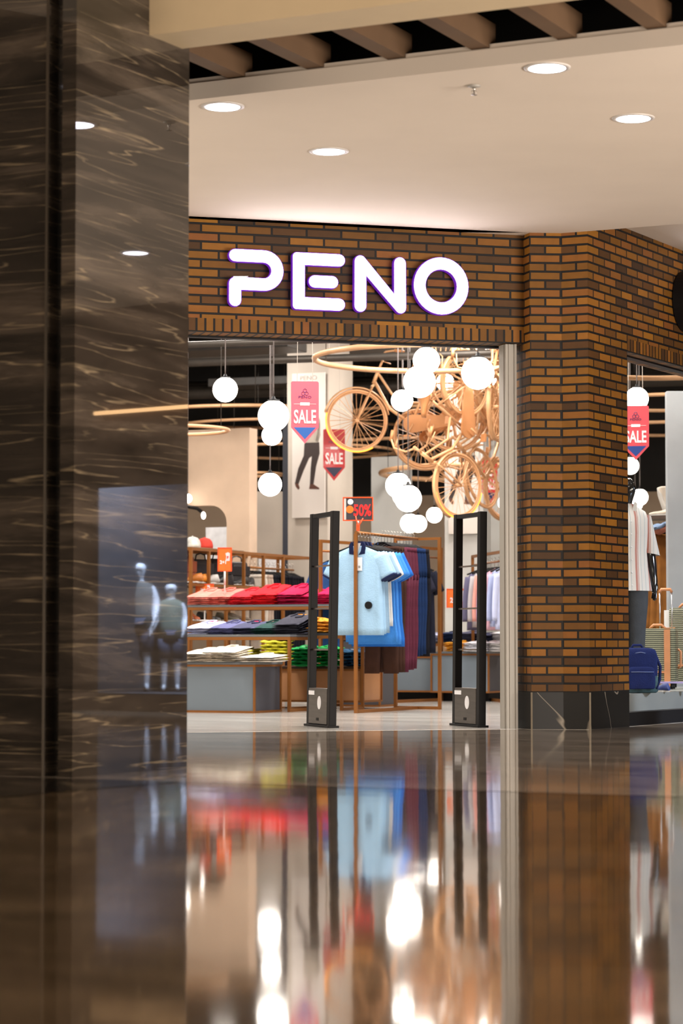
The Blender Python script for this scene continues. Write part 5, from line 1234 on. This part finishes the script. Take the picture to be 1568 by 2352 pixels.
def suitcase(label, px, Y, w, d, h, z0, rz, tag_=True, handle_h=0.18):
    r = thing('suitcase', label, 'suitcase', (X_at(px, Y, 0.5), Y, z0), rz)
    m = MB(); rbox(m, (0, 0, 0.045), (w, d, h-0.045), p=0.16, n=40, prof=((0, 0.93), (0.02, 0.985), (0.05, 1.0), (0.95, 1.0), (0.985, 0.98), (1.0, 0.93))); m.build('shell', RIB, r)
    m = MB()
    for x in (w*0.28,): m.box((x, -d/2-0.004, h*0.52), (0.05, 0.010, h*0.93)); m.box((x, 0, h+0.003), (0.05, d*0.96, 0.008))
    m.box((-w*0.1, -d/2-0.003, h*0.28), (w*0.72, 0.008, 0.016)); m.build('leather_strap', tanl, r)
    m = MB(); m.box((-w*0.38, -d/2-0.004, h*0.72), (0.045, 0.008, 0.045), bev=0.002); m.build('leather_patch', tanl, r)
    m = MB(); m.tube([(w/2+0.01, -d*0.2, h*0.66), (w/2+0.035, -d*0.2, h*0.62), (w/2+0.035, -d*0.2, h*0.38), (w/2+0.01, -d*0.2, h*0.34)], 0.010, 8); m.build('side_handle', tanl, r)
    m = MB()
    for x in (w*0.05, w*0.36): m.tube([(x, d*0.2, h-0.01), (x, d*0.2, h+handle_h)], 0.006, 6)
    th = m.build('telescopic_tube', alu, r)
    m = MB(); m.tube([(w*0.05, d*0.2, h+handle_h), (w*0.09, d*0.2, h+handle_h+0.025), (w*0.32, d*0.2, h+handle_h+0.025), (w*0.36, d*0.2, h+handle_h)], 0.013, 8); m.build('grip', tanl, th)
    m = MB(); m.tube([(-w*0.2, 0, h), (-w*0.1, 0, h+0.03), (w*0.1, 0, h+0.03), (w*0.2, 0, h)], 0.011, 8); m.build('top_handle', tanl, r)
    for x in (-w*0.38, w*0.38):
        for y in (-d*0.34, d*0.34): m = MB(); m.tube([(x-0.012, y, 0.022), (x+0.012, y, 0.022)], 0.022, 12); m.box((x, y, 0.042), (0.02, 0.03, 0.02)); m.build('wheel', blackm, r)
    if tag_:
        m = MB(); m.box((-w/2-0.012, -d*0.3, h*0.80), (0.065, 0.003, h*0.34), bev=0.001); lt = m.build('luggage_label', paper, r)
        m = MB(); m.box((-w/2-0.012, -d*0.3-0.002, h*0.71), (0.06, 0.001, h*0.06)); m.build('printed_band', mat('label_blue', (44, 84, 190), 0.5), lt)
suitcase('olive ribbed suitcase with tan straps standing behind the skateboard', 1510, 20.1, 0.32, 0.20, 0.50, 0.231, radians(-14), handle_h=0.30)
suitcase('second olive ribbed suitcase farther back against the grey panel', 1574, 20.7, 0.26, 0.20, 0.68, 0.231, radians(-14), handle_h=0.05)
# skateboard
sk_ = thing('skateboard', 'lilac skateboard with dark wheels on the window platform', 'skateboard', (X_at(1541, 19.25, 0.3), 19.25, PZ), radians(4))
m = MB(); P = [(x, y) for x, y in capsule(-0.17, 0, 0.17, 0, 0.075, 12)]
m.extrude(P, Matrix.Translation((0, 0, 0.062)), 0.013); m.build('deck', mat('lilac_deck', (176, 160, 214), 0.4), sk_)
for x in (-0.14, 0.0+0.14):
    m = MB(); m.tube([(x, -0.05, 0.036), (x, 0.05, 0.036)], 0.007, 8); m.box((x, 0, 0.05), (0.03, 0.05, 0.022)); tk = m.build('truck', alu, sk_)
    for y in (-0.065, 0.065): m = MB(); m.lathe([(0, -0.018), (0.024, -0.018), (0.029, -0.010), (0.029, 0.010), (0.024, 0.018), (0, 0.018)], seg=18); w_ = m.build('wheel', mat('wheel_dark', (50, 50, 60), 0.4), tk, loc=(x, y, 0.029)); w_.rotation_euler = (pi/2, 0, 0)
shoe('pale shoe with blue toe beside the backpack', (X_at(1508, 18.95, 0.3), 18.95, PZ), radians(160), mat('shoe_blue', (60, 76, 140), 0.5), 0.2, 0.07)
# grey display panel
p = (X_at(1590, 21.6, 1.5), 21.6)
m = MB(); m.box((0, 0, 1.43), (0.46, 0.12, 2.86), bev=0.004); pn = m.build('room_divider', mat('grey_stucco', (150, 154, 158), 0.7, 0, 0.08, 3), loc=(p[0], p[1], 0.003), rz=0.0)
tag(pn, 'tall plain grey display panel at the right edge of the window', 'panel')
# shelf + brown clothes + folded clothes + shoe on top
wr = thing('wall_shelf', 'dark wooden shelf over the brown clothes inside the window', 'shelf', (X_at(1500, 23.6, 1.7), 23.6, 0.002), AI)
zsh = at(1510, 1186, 23.6).z
m = MB(); m.box((0.1, 0, zsh-0.02), (0.9, 0.35, 0.035)); m.build('shelf_board', mat('dark_wood', (60, 40, 28), 0.4), wr)
m = MB(); m.tube([(-0.35, 0, zsh-0.18), (0.55, 0, zsh-0.18)], 0.014, 8); m.build('hanging_rail', copper, wr)
for x in (-0.35, 0.55): m = MB(); m.box((x, 0, (zsh-0.04)/2), (0.03, 0.03, zsh-0.04)); m.build('post', copper, wr)
shoe('beige canvas shoe propped upright on the window shelf', (X_at(1520, 23.55, 1.9), 23.55, zsh+0.13), 0, mat('shoe_beige', (214, 200, 184), 0.7), 0.30, 0.11, rot=(0, radians(68), radians(20)))
shoe('beige canvas shoe lying flat on the window shelf', (X_at(1524, 23.5, 1.9), 23.46, zsh+0.0), radians(170), mat('shoe_beige', (214, 200, 184), 0.7), 0.30, 0.09)
brn = cloth('camel_brown_cloth', (160, 104, 50), 0.15)
for k, (px, lab) in enumerate([(1493, 'camel brown coat nearest the mannequin in the window'), (1512, 'camel brown coat in the middle behind the window'), (1530, 'camel brown coat beside the grey panel')]):
    top_garment('hanging_coat', lab, (X_at(px, 23.5, 1.2), 23.45+0.05*k, 0), radians(40), brn, zt=at(1510, 1215, 23.5).z-0.02, L=0.95, w=0.2, seed=k, long_=True, depth=0.05)
for k, (col, lab) in enumerate([((120, 140, 170), 'blue denim item folded on the rail shelf in the window'), ((176, 110, 90), 'pinkish brown item folded beside the denim one')]):
    me = shirt_mesh('folded_shirt', 0.24, 0.25, 0.05, 0.06, 40+k, cloth('cl_%d_%d_%d' % col, col), 0.01); o = bpy.data.objects.new('folded_cloth', me); C.objects.link(o)
    o.location = (X_at(1503+k*20, 23.2, 1.6), 23.2, zsh-0.155); o.rotation_euler = (0, radians(-20), AI); tag(o, lab, 'folded clothes')

# ================================================================== opposite shop window (right of the frame, mirrored in the marble)
def vpt(px, py, D): return reflect(at(px, py, D))
D2 = 22.0
wl, wr2 = vpt(225, 1400, D2), vpt(520, 1400, D2-0.9)
kdir = Vector((wr2.x-wl.x, wr2.y-wl.y)).normalized()
kd3 = Vector((kdir.x, kdir.y, 0)); back = Vector((-kdir.y, kdir.x, 0))
vv = Vector((CA.x, CA.y, 0))-Vector((wl.x, wl.y, 0))
if back.dot(vv) > 0: back = -back
Lw = 1.6+(Vector((wr2.x, wr2.y))-Vector((wl.x, wl.y))).length; wl0 = Vector((wl.x, wl.y, 0))
def K(u, w_=0.0): p = wl0+kd3*u+back*w_; return (p.x, p.y)
brz = mat('bronze_wall', (104, 82, 64), 0.6)
m = MB(); m.wall(K(-2.5), K(0), 0, 5); m.wall(K(0), K(Lw), 0, 0.15); m.wall(K(0), K(Lw), 2.02, 5); m.wall(K(Lw), K(Lw+1.5), 0, 5); struct('wall_opposite', m, brz)
m = MB(); m.prism([K(0, 0.02), K(Lw, 0.02), K(Lw, 1.6), K(0, 1.6)], 0.004, 0.16); m.wall(K(0, 1.6), K(Lw, 1.6), 0.16, 2.6); m.wall(K(0), K(0, 1.6), 0.16, 2.6); struct('wall_opposite_niche', m, mat('dark_niche', (52, 50, 56), 0.7))
m = MB(); m.wall(K(0, 0.01), K(Lw, 0.01), 0.16, 2.02); o = m.build('window_2', GLASS); o['kind'] = 'structure'
c = K(1.1, 0.24); area('opposite_window_light', (c[0], c[1], 2.45), 1.8, 750, (0.72, 0.82, 1.0), rot=(0, 0, math.atan2(kdir.y, kdir.x)), size_y=0.3)
pale = mat('pale_kid_mannequin', (196, 204, 220), 0.4); ang = math.atan2(kdir.y, kdir.x)
fac = ang if Vector((sin(ang), -cos(ang))).dot(Vector((-back.x, -back.y))) > 0 else ang+pi
for px, hgt, lab, col, w_ in ((318, 1.22, 'taller pale child mannequin in a grey top in the opposite window', (96, 98, 100), 0.7), (392, 1.02, 'smaller pale child mannequin in shorts in the opposite window', (104, 116, 110), 0.5)):
    v_ = vpt(px, 1500, D2+0.5); c = (v_.x, v_.y); dx, dy = CA.x+0.2-c[0], CA.y+0.4-c[1]; fac = math.atan2(dx, -dy)
    r = thing('child_mannequin', lab, 'mannequin', (c[0], c[1], 0.162), fac)
    mannequin_body(r, hgt, pale, [((0.135, 0.0, 0.66), (0.17, -0.05, 0.57)), ((0.135, 0.0, 0.66), (0.12, -0.07, 0.56))], 1.35, 1.25)
    m = MB(); m.loft([ring(0, z*hgt, hw*hgt, hd*hgt, 24) for z, hw, hd in ((0.84, 0.05, 0.045), (0.815, 0.11, 0.06), (0.74, 0.115, 0.075), (0.60, 0.105, 0.07), (0.48, 0.12, 0.08))]); m.build('top', cloth('kid_top_%d' % col[0], col), r)
    m = MB(); m.loft([ring(0, z*hgt, hw*hgt, hd*hgt, 24) for z, hw, hd in ((0.56, 0.10, 0.075), (0.46, 0.115, 0.08))])
    for s in (-1, 1): m.loft([ring(s*0.055*hgt, z*hgt, hw*hgt, hw*hgt*1.05, 16) for z, hw in ((0.48, 0.066), (0.40, 0.062), (0.30, 0.058))])
    m.build('shorts', cloth('kid_shorts', (70, 76, 96)), r)
# warm line of light over the opposite window
a_, b_ = Vector((*K(0.0, -0.06), 2.70)), Vector((*K(Lw-0.6, -0.06), 2.70))
m = MB(); m.tube([a_, b_], 0.018, 8); o = m.build('line_light', mat('warm_line_light', (255, 220, 170), 0.5, emit=(255, 200, 140), es=9)); tag(o, 'warm line light above the opposite window, mirrored in the marble column', 'line light')
for o in C.objects:
    l = o.get('label')
    if l and not (4 <= len(l.split()) <= 16): print('LABELLEN', len(l.split()), l)
